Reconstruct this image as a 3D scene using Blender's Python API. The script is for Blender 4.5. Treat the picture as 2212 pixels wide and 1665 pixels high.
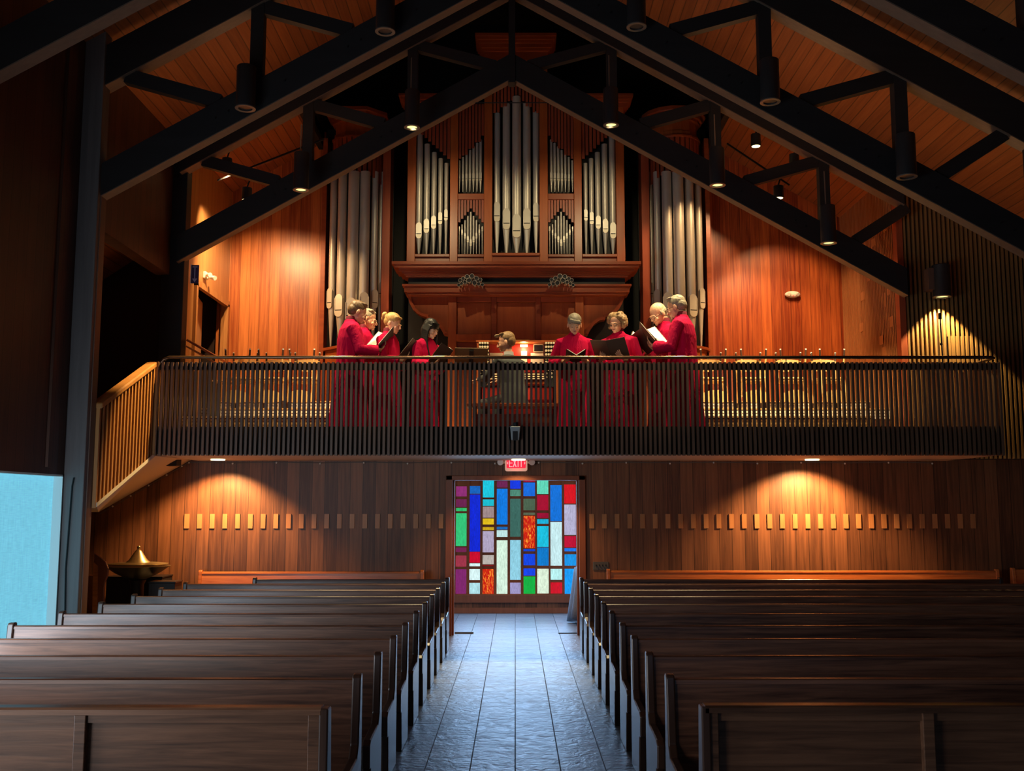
import bpy, bmesh, math, random
from mathutils import Vector, Matrix, Euler
R = random.Random(7)
for o in list(bpy.data.objects): bpy.data.objects.remove(o, do_unlink=True)
C = bpy.context.scene.collection
PI = math.pi
# ------------------------------------------------------------------ camera, world, exposure
F = 2200.0; CX = 1113.0; CY = 832.5; PITCH = math.atan((1090 - CY) / F); EYE = 1.9
cam_d = bpy.data.cameras.new('camera'); cam = bpy.data.objects.new('camera', cam_d); C.objects.link(cam)
cam.location = (0, 0, EYE); cam.rotation_euler = (PI / 2 + PITCH, 0, 0)
cam_d.sensor_fit = 'HORIZONTAL'; cam_d.sensor_width = 36.0; cam_d.lens = 36.0 * F / 2212.0
cam_d.shift_x = -7.0 / 2212.0; cam_d.clip_start = 0.05
bpy.context.scene.camera = cam
sc = bpy.context.scene
sc.view_settings.view_transform = 'Standard'; sc.view_settings.look = 'None'
sc.view_settings.gamma = 1.0; sc.view_settings.use_curve_mapping = False
sc.view_settings.exposure = 0.0
w = bpy.data.worlds.new('world'); sc.world = w; w.use_nodes = True
w.node_tree.nodes['Background'].inputs[0].default_value = (0.25, 0.45, 0.7, 1)
w.node_tree.nodes['Background'].inputs[1].default_value = 0.02

WARM = (1.0, 0.60, 0.28); GOLD = (1.0, 0.78, 0.42)
def spot(loc, to, energy, size=60, blend=0.5, col=WARM, rad=0.04):
    l = bpy.data.lights.new('spot_light', 'SPOT'); l.energy = energy; l.spot_size = math.radians(size)
    l.spot_blend = blend; l.color = col; l.shadow_soft_size = rad
    o = bpy.data.objects.new('spot_light', l); C.objects.link(o); o.location = loc
    o.rotation_euler = (Vector(to) - Vector(loc)).to_track_quat('-Z', 'Y').to_euler(); return o
def point(loc, energy, col=WARM, rad=0.05):
    l = bpy.data.lights.new('point_light', 'POINT'); l.energy = energy; l.color = col; l.shadow_soft_size = rad
    o = bpy.data.objects.new('point_light', l); C.objects.link(o); o.location = loc; return o
def daylight(loc, to, sx, sy, energy, col):
    l = bpy.data.lights.new('daylight', 'AREA'); l.shape = 'RECTANGLE'; l.size = sx; l.size_y = sy; l.energy = energy; l.color = col
    o = bpy.data.objects.new('daylight', l); C.objects.link(o); o.location = loc
    o.rotation_euler = (Vector(to) - Vector(loc)).to_track_quat('-Z', 'Y').to_euler(); return o
# daylight area lights for the added window behind the camera and side windows
daylight((1.0, -3.3, 3.6), (0.5, 10, 2.2), 8, 4.5, 8, (0.42, 0.62, 1.0))
daylight((-4.6, 7.3, 1.25), (-0.6, 9.7, 0.65), 1.2, 1.9, 80, (0.70, 0.84, 1.0))
daylight((-4.7, 4.2, 1.3), (0, 5.2, 0.7), 2.2, 2.0, 70, (0.95, 0.93, 1.0))
daylight((-4.2, 1.2, 1.4), (-1.2, 5.5, 0.7), 1.6, 2.0, 50, (1.0, 0.93, 0.9))
# added fill spots with no fixtures, out of view, to brighten the choir
spot((-2.4, 8.9, 8.0), (-1.9, 13.9, 4.1), 330, 26, 0.6, (1.0, 0.76, 0.45))
spot((2.4, 8.9, 8.0), (1.7, 13.9, 4.1), 330, 26, 0.6, (1.0, 0.76, 0.45))
# narthex ceiling lamp
spot((0.2, 17.3, 2.7), (0.1, 18.2, 0.2), 60, 100, 0.6, (1.0, 0.7, 0.4))
# added bluish area lights at the narthex sides and before the stained glass
daylight((-3.3, 17.0, 1.6), (0, 16.6, 0.3), 1.6, 1.8, 60, (0.38, 0.64, 1.0))
daylight((3.3, 17.0, 1.6), (0, 16.6, 0.3), 1.6, 1.8, 60, (0.38, 0.64, 1.0))
daylight((0, 18.05, 1.5), (0, 12, 0.0), 2.2, 1.9, 85, (0.36, 0.62, 1.0))

def at(px, py, Y):
    u = (px - CX) / F; v = (CY - py) / F
    yw = math.cos(PITCH) - v * math.sin(PITCH); zw = math.sin(PITCH) + v * math.cos(PITCH); t = Y / yw
    return Vector((u * t, Y, EYE + zw * t))
def ax(px, py, Y): return at(px, py, Y).x
def az(py, Y): return at(CX, py, Y).z

# ------------------------------------------------------------------ materials
def new_mat(name):
    m = bpy.data.materials.new(name); m.use_nodes = True
    return m, m.node_tree, m.node_tree.nodes['Principled BSDF']
def plain(name, col, rough=0.5, metal=0.0, emit=0.0, ecol=None, sheen=0, coat=0, noise=0.0, nscale=20):
    m, t, b = new_mat(name)
    b.inputs['Base Color'].default_value = (*col, 1); b.inputs['Roughness'].default_value = rough
    b.inputs['Metallic'].default_value = metal
    if emit:
        b.inputs['Emission Color'].default_value = (*(ecol or col), 1); b.inputs['Emission Strength'].default_value = emit
    if sheen: b.inputs['Sheen Weight'].default_value = sheen; b.inputs['Sheen Roughness'].default_value = 0.4
    if coat: b.inputs['Coat Weight'].default_value = coat; b.inputs['Coat Roughness'].default_value = 0.15
    if noise:
        tc = t.nodes.new('ShaderNodeTexCoord'); n = t.nodes.new('ShaderNodeTexNoise'); n.inputs['Scale'].default_value = nscale
        n.inputs['Detail'].default_value = 4
        mr = t.nodes.new('ShaderNodeMapRange'); mr.inputs[3].default_value = 1 - noise; mr.inputs[4].default_value = 1 + noise
        mx = t.nodes.new('ShaderNodeMix'); mx.data_type = 'RGBA'; mx.blend_type = 'MULTIPLY'; mx.inputs[0].default_value = 1
        mx.inputs[6].default_value = (*col, 1)
        t.links.new(tc.outputs['Object'], n.inputs['Vector']); t.links.new(n.outputs[0], mr.inputs[0])
        t.links.new(mr.outputs[0], mx.inputs[7]); t.links.new(mx.outputs[2], b.inputs['Base Color'])
    return m
def wood(name, c1, c2, pw=None, u='X', l='Z', rough=0.42, world=True, seam=0.006, var=0.5, streak=16, spec=0.5, coat=0.0, groove=0.25, ls=0.9, amp=1.5):
    m, t, b = new_mat(name); N = t.nodes.new; L = t.links.new
    if world: g = N('ShaderNodeNewGeometry').outputs['Position']
    else: g = N('ShaderNodeTexCoord').outputs['Object']
    s = N('ShaderNodeSeparateXYZ'); L(g, s.inputs[0])
    def mth(op, a, bb=None, c=None):
        n = N('ShaderNodeMath'); n.operation = op
        for i, v in enumerate((a, bb, c)):
            if v is None: continue
            if hasattr(v, 'links'): L(v, n.inputs[i])
            else: n.inputs[i].default_value = v
        return n.outputs[0]
    if pw:
        q = mth('DIVIDE', s.outputs[u], pw); idx = mth('FLOOR', q); fr = mth('FRACT', q)
    else:
        oi = N('ShaderNodeObjectInfo'); idx = mth('MULTIPLY', oi.outputs['Random'], 37.0); fr = None
    wn = N('ShaderNodeTexWhiteNoise'); wn.noise_dimensions = '1D'; L(idx, wn.inputs['W'])
    oth = [a for a in 'XYZ' if a not in (u, l)][0]
    cb = N('ShaderNodeCombineXYZ')
    L(mth('MULTIPLY', s.outputs[u], streak), cb.inputs[0]); L(mth('MULTIPLY', s.outputs[oth], streak), cb.inputs[1])
    L(mth('ADD', mth('MULTIPLY', s.outputs[l], ls), mth('MULTIPLY', idx, 7.31)), cb.inputs[2])
    n1 = N('ShaderNodeTexNoise'); n1.inputs['Scale'].default_value = 1.0; n1.inputs['Detail'].default_value = 5
    n1.inputs['Roughness'].default_value = 0.6; n1.inputs['Distortion'].default_value = 0.6; L(cb.outputs[0], n1.inputs['Vector'])
    k = mth('ADD', mth('MULTIPLY', wn.outputs['Value'], var), mth('MULTIPLY', mth('SUBTRACT', n1.outputs[0], 0.5), amp))
    k2 = mth('ADD', k, 0.5 - var / 2)
    mx = N('ShaderNodeMix'); mx.data_type = 'RGBA'; mx.clamp_factor = True
    L(k2, mx.inputs[0]); mx.inputs[6].default_value = (*c1, 1); mx.inputs[7].default_value = (*c2, 1)
    out = mx.outputs[2]
    if fr is not None and seam:
        e = mth('MINIMUM', fr, mth('SUBTRACT', 1.0, fr)); sm = mth('MULTIPLY', e, pw / seam)
        sm = mth('MINIMUM', sm, 1.0); sm = mth('MAXIMUM', sm, groove)
        m2 = N('ShaderNodeMix'); m2.data_type = 'RGBA'; m2.blend_type = 'MULTIPLY'; m2.inputs[0].default_value = 1
        L(out, m2.inputs[6]); L(sm, m2.inputs[7]); out = m2.outputs[2]
    L(out, b.inputs['Base Color']); b.inputs['Roughness'].default_value = rough
    b.inputs['Specular IOR Level'].default_value = spec
    if coat: b.inputs['Coat Weight'].default_value = coat; b.inputs['Coat Roughness'].default_value = 0.2
    bp = N('ShaderNodeBump'); bp.inputs['Strength'].default_value = 0.15; bp.inputs['Distance'].default_value = 0.004
    L(n1.outputs[0], bp.inputs['Height']); L(bp.outputs[0], b.inputs['Normal'])
    return m
MT = {}
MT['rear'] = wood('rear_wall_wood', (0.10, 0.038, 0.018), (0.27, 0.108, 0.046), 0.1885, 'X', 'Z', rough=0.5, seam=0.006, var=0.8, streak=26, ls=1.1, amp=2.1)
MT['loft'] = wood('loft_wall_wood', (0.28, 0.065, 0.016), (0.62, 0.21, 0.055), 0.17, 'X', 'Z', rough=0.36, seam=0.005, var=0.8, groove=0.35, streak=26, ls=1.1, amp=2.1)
MT['loftr'] = wood('loft_wall_wood_red', (0.20, 0.028, 0.008), (0.56, 0.14, 0.032), 0.17, 'X', 'Z', rough=0.33, seam=0.005, var=0.9, groove=0.4, streak=26, ls=1.1, amp=2.1)  # redder copy of the loft wood; this wall's weaker light is in the colour
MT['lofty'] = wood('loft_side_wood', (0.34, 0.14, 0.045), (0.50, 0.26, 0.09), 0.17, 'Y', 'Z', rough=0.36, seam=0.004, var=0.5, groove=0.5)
MT['side'] = wood('side_wall_wood', (0.05, 0.018, 0.010), (0.10, 0.036, 0.018), 0.19, 'Y', 'Z', rough=0.5)
MT['ceil'] = wood('ceiling_wood', (0.17, 0.048, 0.013), (0.34, 0.105, 0.028), 0.13, 'X', 'Y', rough=0.5, seam=0.008, var=0.5, streak=22, groove=0.35)
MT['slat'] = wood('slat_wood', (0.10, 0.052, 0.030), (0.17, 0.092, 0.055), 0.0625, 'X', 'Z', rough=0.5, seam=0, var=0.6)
MT['slatlit'] = wood('slat_wood_lit', (0.30, 0.125, 0.03), (0.46, 0.21, 0.055), 0.1, 'Y', 'Z', rough=0.45, seam=0, var=0.4)  # brighter, orange slat wood; light on the stair railing is in the colour
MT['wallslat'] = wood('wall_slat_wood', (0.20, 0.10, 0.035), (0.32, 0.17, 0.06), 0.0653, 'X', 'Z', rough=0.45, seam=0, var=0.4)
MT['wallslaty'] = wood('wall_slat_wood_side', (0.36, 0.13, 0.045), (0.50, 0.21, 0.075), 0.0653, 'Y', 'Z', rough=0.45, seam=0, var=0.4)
MT['darkback'] = plain('slat_backing_dark', (0.025, 0.010, 0.006), 0.7)  # near-black; shade in the gaps behind the slats is in the colour
MT['redback'] = plain('slat_backing_red', (0.12, 0.03, 0.012), 0.6)
MT['fascia'] = plain('fascia_black', (0.008, 0.007, 0.007), 0.7)
MT['beam'] = wood('beam_wood', (0.006, 0.0055, 0.0062), (0.014, 0.0125, 0.0135), None, 'Z', 'X', rough=0.65, streak=10)
MT['under'] = wood('beam_underside_wood', (0.10, 0.07, 0.05), (0.16, 0.11, 0.08), None, 'Y', 'X', rough=0.6)
MT['column'] = wood('column_wood', (0.09, 0.085, 0.085), (0.15, 0.14, 0.14), None, 'X', 'Z', rough=0.5, streak=20)
MT['colside'] = wood('column_side_lit_wood', (0.10, 0.055, 0.04), (0.16, 0.09, 0.06), None, 'Y', 'Z', rough=0.5)  # browner than the front; loft light on this side is in the colour
MT['soffit'] = plain('soffit_paint', (0.55, 0.48, 0.38), 0.7)
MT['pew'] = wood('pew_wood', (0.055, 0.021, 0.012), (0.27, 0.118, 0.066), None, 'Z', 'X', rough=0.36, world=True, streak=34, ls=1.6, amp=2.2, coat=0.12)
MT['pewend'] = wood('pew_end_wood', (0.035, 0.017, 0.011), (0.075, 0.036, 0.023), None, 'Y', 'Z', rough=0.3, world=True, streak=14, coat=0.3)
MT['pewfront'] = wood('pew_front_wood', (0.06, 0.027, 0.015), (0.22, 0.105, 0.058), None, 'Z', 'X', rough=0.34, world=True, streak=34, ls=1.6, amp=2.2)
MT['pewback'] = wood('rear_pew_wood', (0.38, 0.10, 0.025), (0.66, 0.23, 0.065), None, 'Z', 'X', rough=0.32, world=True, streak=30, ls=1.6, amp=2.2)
MT['case'] = wood('organ_case_wood', (0.26, 0.050, 0.012), (0.46, 0.115, 0.025), None, 'X', 'Z', rough=0.35, world=True, streak=12)
MT['caseh'] = wood('organ_moulding_wood', (0.20, 0.038, 0.012), (0.36, 0.08, 0.022), None, 'Z', 'X', rough=0.35, world=True, streak=12)
MT['shade'] = wood('pipe_shade_wood', (0.26, 0.045, 0.018), (0.40, 0.09, 0.035), None, 'X', 'Z', rough=0.4, world=True)
MT['chair'] = wood('chair_wood', (0.55, 0.33, 0.12), (0.75, 0.48, 0.2), None, 'X', 'Z', rough=0.35, world=True, streak=18)
MT['door'] = wood('door_frame_wood', (0.20, 0.055, 0.022), (0.32, 0.10, 0.04), None, 'X', 'Z', rough=0.4, world=True)
MT['pipe'] = plain('pipe_metal', (0.56, 0.53, 0.46), 0.42, 0.4, noise=0.12, nscale=4)
MT['lip'] = plain('pipe_lip_metal', (0.55, 0.50, 0.40), 0.45, 0.4)
MT['black'] = plain('black_paint', (0.006, 0.006, 0.007), 0.6)
MT['blackm'] = plain('black_metal', (0.02, 0.02, 0.022), 0.35, 0.5)
MT['lampm'] = plain('lamp_black_metal', (0.03, 0.03, 0.032), 0.45, 0.2)
MT['ringm'] = plain('lamp_ring', (0.16, 0.14, 0.12), 0.4, 0.3)
MT['glow'] = plain('lamp_glow', (1, 0.85, 0.5), 0.4, 0, 4.0, (1.0, 0.80, 0.40))
MT['glowy'] = plain('lamp_glow_dim', (0.9, 0.85, 0.45), 0.4, 0, 1.2, (0.80, 0.80, 0.33))
MT['off'] = plain('lamp_dark', (0.02, 0.02, 0.025), 0.3)
MT['white'] = plain('white_plastic', (0.72, 0.70, 0.64), 0.4)
MT['grey'] = plain('grey_plastic', (0.32, 0.35, 0.36), 0.4)
MT['paper'] = plain('paper', (0.85, 0.82, 0.72), 0.7)
MT['brass'] = plain('brass', (0.42, 0.34, 0.17), 0.34, 0.9, noise=0.15, nscale=30)
MT['bronze'] = plain('bronze_dark', (0.16, 0.13, 0.07), 0.32, 0.85, noise=0.2, nscale=12)
MT['rail'] = plain('handrail_bronze', (0.16, 0.09, 0.05), 0.22, 0.7)
MT['robe'] = plain('robe_crimson', (0.42, 0.001, 0.042), 0.9, noise=0.1, nscale=8)
MT['robe'].node_tree.nodes['Principled BSDF'].inputs['Specular IOR Level'].default_value = 0.12
_t = MT['robe'].node_tree; _n = _t.nodes.new('ShaderNodeTexNoise'); _n.inputs['Scale'].default_value = 1; _n.inputs['Detail'].default_value = 3; _n.inputs['Distortion'].default_value = 1.5
_m = _t.nodes.new('ShaderNodeMapping'); _m.inputs['Scale'].default_value = (14, 14, 5); _c = _t.nodes.new('ShaderNodeTexCoord'); _t.links.new(_c.outputs['Object'], _m.inputs[0]); _t.links.new(_m.outputs[0], _n.inputs['Vector'])
_b = _t.nodes.new('ShaderNodeBump'); _b.inputs['Strength'].default_value = 0.5; _b.inputs['Distance'].default_value = 0.03; _t.links.new(_n.outputs[0], _b.inputs['Height']); _t.links.new(_b.outputs[0], _t.nodes['Principled BSDF'].inputs['Normal'])
MT['collar'] = plain('collar_dark_crimson', (0.16, 0.0, 0.015), 0.8)
MT['suit'] = plain('suit_grey', (0.05, 0.058, 0.058), 0.8, noise=0.1)
MT['shirt'] = plain('shirt_pale', (0.55, 0.56, 0.55), 0.7)
MT['trouser'] = plain('trouser_dark', (0.03, 0.03, 0.032), 0.8)
MT['shoe'] = plain('shoe_black', (0.012, 0.011, 0.01), 0.3)
MT['skin'] = plain('skin', (0.62, 0.33, 0.20), 0.5, noise=0.05)
MT['skinr'] = plain('skin_ruddy', (0.52, 0.26, 0.16), 0.5, noise=0.05)
MT['lips'] = plain('lips', (0.42, 0.13, 0.10), 0.5)
MT['eye'] = plain('eye_dark', (0.03, 0.02, 0.015), 0.2)
MT['foldb'] = plain('folder_black', (0.010, 0.009, 0.010), 0.5)
MT['foldn'] = plain('folder_brown', (0.07, 0.038, 0.022), 0.5)
MT['cloth'] = plain('table_cloth_grey', (0.20, 0.23, 0.28), 0.85, noise=0.25, nscale=60)
MT['redp'] = plain('red_panel', (0.50, 0.04, 0.03), 0.4)
MT['desk'] = plain('stand_tan', (0.20, 0.125, 0.05), 0.45, 0.2)
MT['cable'] = plain('cable_grey', (0.12, 0.11, 0.10), 0.5)
MT['gold'] = plain('knob_ivory', (0.85, 0.74, 0.52), 0.3)
MT['switch'] = plain('switch_plate_bronze', (0.20, 0.17, 0.13), 0.35, 0.6)
MT['grille'] = plain('white_grille', (0.75, 0.68, 0.58), 0.45)
MT['block'] = wood('plaque_wood', (0.40, 0.17, 0.06), (0.56, 0.26, 0.10), None, 'X', 'Z', rough=0.45, world=True)
def hairmat(n, a, b):
    m = wood(n, a, b, None, 'X', 'Z', rough=0.5, world=False, streak=140, spec=0.3); return m
MT['h_brown'] = hairmat('hair_brown', (0.07, 0.04, 0.02), (0.22, 0.13, 0.06))
MT['h_grey'] = hairmat('hair_grey', (0.16, 0.13, 0.09), (0.42, 0.36, 0.25))
MT['h_blond'] = hairmat('hair_blond', (0.32, 0.18, 0.06), (0.62, 0.40, 0.15))
MT['h_black'] = hairmat('hair_black', (0.004, 0.0035, 0.003), (0.022, 0.018, 0.015))
MT['h_lbrown'] = hairmat('hair_light_brown', (0.16, 0.09, 0.04), (0.42, 0.27, 0.12))

def curtain_mat():
    m, t, b = new_mat('curtain_daylit'); N = t.nodes.new; L = t.links.new
    g = N('ShaderNodeNewGeometry').outputs['Position']
    mp = N('ShaderNodeMapping'); L(g, mp.inputs[0]); mp.inputs['Scale'].default_value = (1, 8, 110)
    n = N('ShaderNodeTexNoise'); n.inputs['Scale'].default_value = 1; n.inputs['Detail'].default_value = 3; L(mp.outputs[0], n.inputs['Vector'])
    mp2 = N('ShaderNodeMapping'); L(g, mp2.inputs[0]); mp2.inputs['Scale'].default_value = (1, 90, 5)
    n2 = N('ShaderNodeTexNoise'); n2.inputs['Scale'].default_value = 1; n2.inputs['Detail'].default_value = 3; L(mp2.outputs[0], n2.inputs['Vector'])
    a = N('ShaderNodeMath'); a.operation = 'ADD'; L(n.outputs[0], a.inputs[0]); L(n2.outputs[0], a.inputs[1])
    r = N('ShaderNodeMapRange'); r.inputs[1].default_value = 0.6; r.inputs[2].default_value = 1.4; r.inputs[3].default_value = 0.78; r.inputs[4].default_value = 1.15
    L(a.outputs[0], r.inputs[0]); L(r.outputs[0], b.inputs['Emission Strength'])
    b.inputs['Emission Color'].default_value = (0.17, 0.56, 0.74, 1); b.inputs['Base Color'].default_value = (0.15, 0.3, 0.35, 1)
    b.inputs['Roughness'].default_value = 0.9
    return m
MT['curtain'] = curtain_mat()
MT['reveal'] = plain('window_reveal_paint', (0.75, 0.88, 0.88), 0.6)
def glass_mat():
    m, t, b = new_mat('stained_glass'); N = t.nodes.new; L = t.links.new
    at_ = N('ShaderNodeAttribute'); at_.attribute_name = 'tint'
    g = N('ShaderNodeNewGeometry').outputs['Position']
    mp = N('ShaderNodeMapping'); L(g, mp.inputs[0]); mp.inputs['Scale'].default_value = (28, 28, 7)
    n = N('ShaderNodeTexNoise'); n.inputs['Scale'].default_value = 1.0; n.inputs['Detail'].default_value = 6; n.inputs['Distortion'].default_value = 2.0
    L(mp.outputs[0], n.inputs['Vector'])
    r = N('ShaderNodeMapRange'); r.inputs[1].default_value = 0.3; r.inputs[2].default_value = 0.7; r.inputs[3].default_value = 0.78; r.inputs[4].default_value = 1.2
    L(n.outputs[0], r.inputs[0])
    # flame-streaked panes: alpha channel of the tint says how much orange runs through
    cr = N('ShaderNodeValToRGB'); cr.color_ramp.elements[0].position = 0.50; cr.color_ramp.elements[0].color = (0.62, 0.008, 0.0, 1)
    cr.color_ramp.elements[1].position = 0.68; cr.color_ramp.elements[1].color = (1.0, 0.38, 0.03, 1); L(n.outputs[0], cr.inputs[0])
    mx = N('ShaderNodeMix'); mx.data_type = 'RGBA'; L(at_.outputs['Alpha'], mx.inputs[0]); L(cr.outputs[0], mx.inputs[6]); L(at_.outputs['Color'], mx.inputs[7])
    L(mx.outputs[2], b.inputs['Emission Color']); L(r.outputs[0], b.inputs['Emission Strength'])
    b.inputs['Base Color'].default_value = (0.02, 0.02, 0.02, 1); b.inputs['Roughness'].default_value = 0.15
    return m
MT['glass'] = glass_mat()
def floor_mat():
    m, t, b = new_mat('slate_tile_floor'); N = t.nodes.new; L = t.links.new
    g = N('ShaderNodeNewGeometry').outputs['Position']; s = N('ShaderNodeSeparateXYZ'); L(g, s.inputs[0])
    def mth(op, a, bb=None):
        n = N('ShaderNodeMath'); n.operation = op
        for i, v in enumerate((a, bb)):
            if v is None: continue
            if hasattr(v, 'links'): L(v, n.inputs[i])
            else: n.inputs[i].default_value = v
        return n.outputs[0]
    qx = mth('DIVIDE', s.outputs['X'], 0.328); ix = mth('FLOOR', qx); fx = mth('FRACT', qx)
    wn = N('ShaderNodeTexWhiteNoise'); wn.noise_dimensions = '1D'; L(ix, wn.inputs['W'])
    qy = mth('ADD', mth('DIVIDE', s.outputs['Y'], 0.40), wn.outputs['Value']); iy = mth('FLOOR', qy); fy = mth('FRACT', qy)
    # some courses are split once more
    cbn = N('ShaderNodeCombineXYZ'); L(ix, cbn.inputs[0]); L(iy, cbn.inputs[1])
    w2 = N('ShaderNodeTexWhiteNoise'); w2.noise_dimensions = '2D'; L(cbn.outputs[0], w2.inputs['Vector'])
    ex = mth('MULTIPLY', mth('MINIMUM', fx, mth('SUBTRACT', 1.0, fx)), 0.328 / 0.005)
    ey = mth('MULTIPLY', mth('MINIMUM', fy, mth('SUBTRACT', 1.0, fy)), 0.40 / 0.005)
    e = mth('MINIMUM', mth('MINIMUM', ex, ey), 1.0)
    nz = N('ShaderNodeTexNoise'); nz.inputs['Scale'].default_value = 9; nz.inputs['Detail'].default_value = 7; nz.inputs['Distortion'].default_value = 1.2; L(g, nz.inputs['Vector'])
    mv = N('ShaderNodeVectorMath'); mv.operation = 'ADD'; L(g, mv.inputs[0]); L(w2.outputs['Color'], mv.inputs[1])
    nz2 = N('ShaderNodeTexNoise'); nz2.inputs['Scale'].default_value = 26; nz2.inputs['Detail'].default_value = 3; L(mv.outputs[0], nz2.inputs['Vector'])
    k = mth('ADD', mth('MULTIPLY', w2.outputs['Value'], 0.5), mth('MULTIPLY', nz.outputs[0], 0.5))
    mx = N('ShaderNodeMix'); mx.data_type = 'RGBA'; L(k, mx.inputs[0])
    mx.inputs[6].default_value = (0.14, 0.15, 0.17, 1); mx.inputs[7].default_value = (0.26, 0.27, 0.29, 1)
    m2 = N('ShaderNodeMix'); m2.data_type = 'RGBA'; L(e, m2.inputs[0]); m2.inputs[6].default_value = (0.03, 0.03, 0.035, 1); L(mx.outputs[2], m2.inputs[7])
    L(m2.outputs[2], b.inputs['Base Color'])
    rr = N('ShaderNodeMapRange'); rr.inputs[3].default_value = 0.22; rr.inputs[4].default_value = 0.5; L(nz.outputs[0], rr.inputs[0]); L(rr.outputs[0], b.inputs['Roughness'])
    hh = mth('ADD', mth('ADD', mth('MULTIPLY', nz.outputs[0], 1.0), mth('MULTIPLY', nz2.outputs[0], 0.35)), mth('MULTIPLY', e, 0.8))
    bp = N('ShaderNodeBump'); bp.inputs['Strength'].default_value = 0.8; bp.inputs['Distance'].default_value = 0.010; L(hh, bp.inputs['Height'])
    L(bp.outputs[0], b.inputs['Normal'])
    return m
MT['floor'] = floor_mat()

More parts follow.
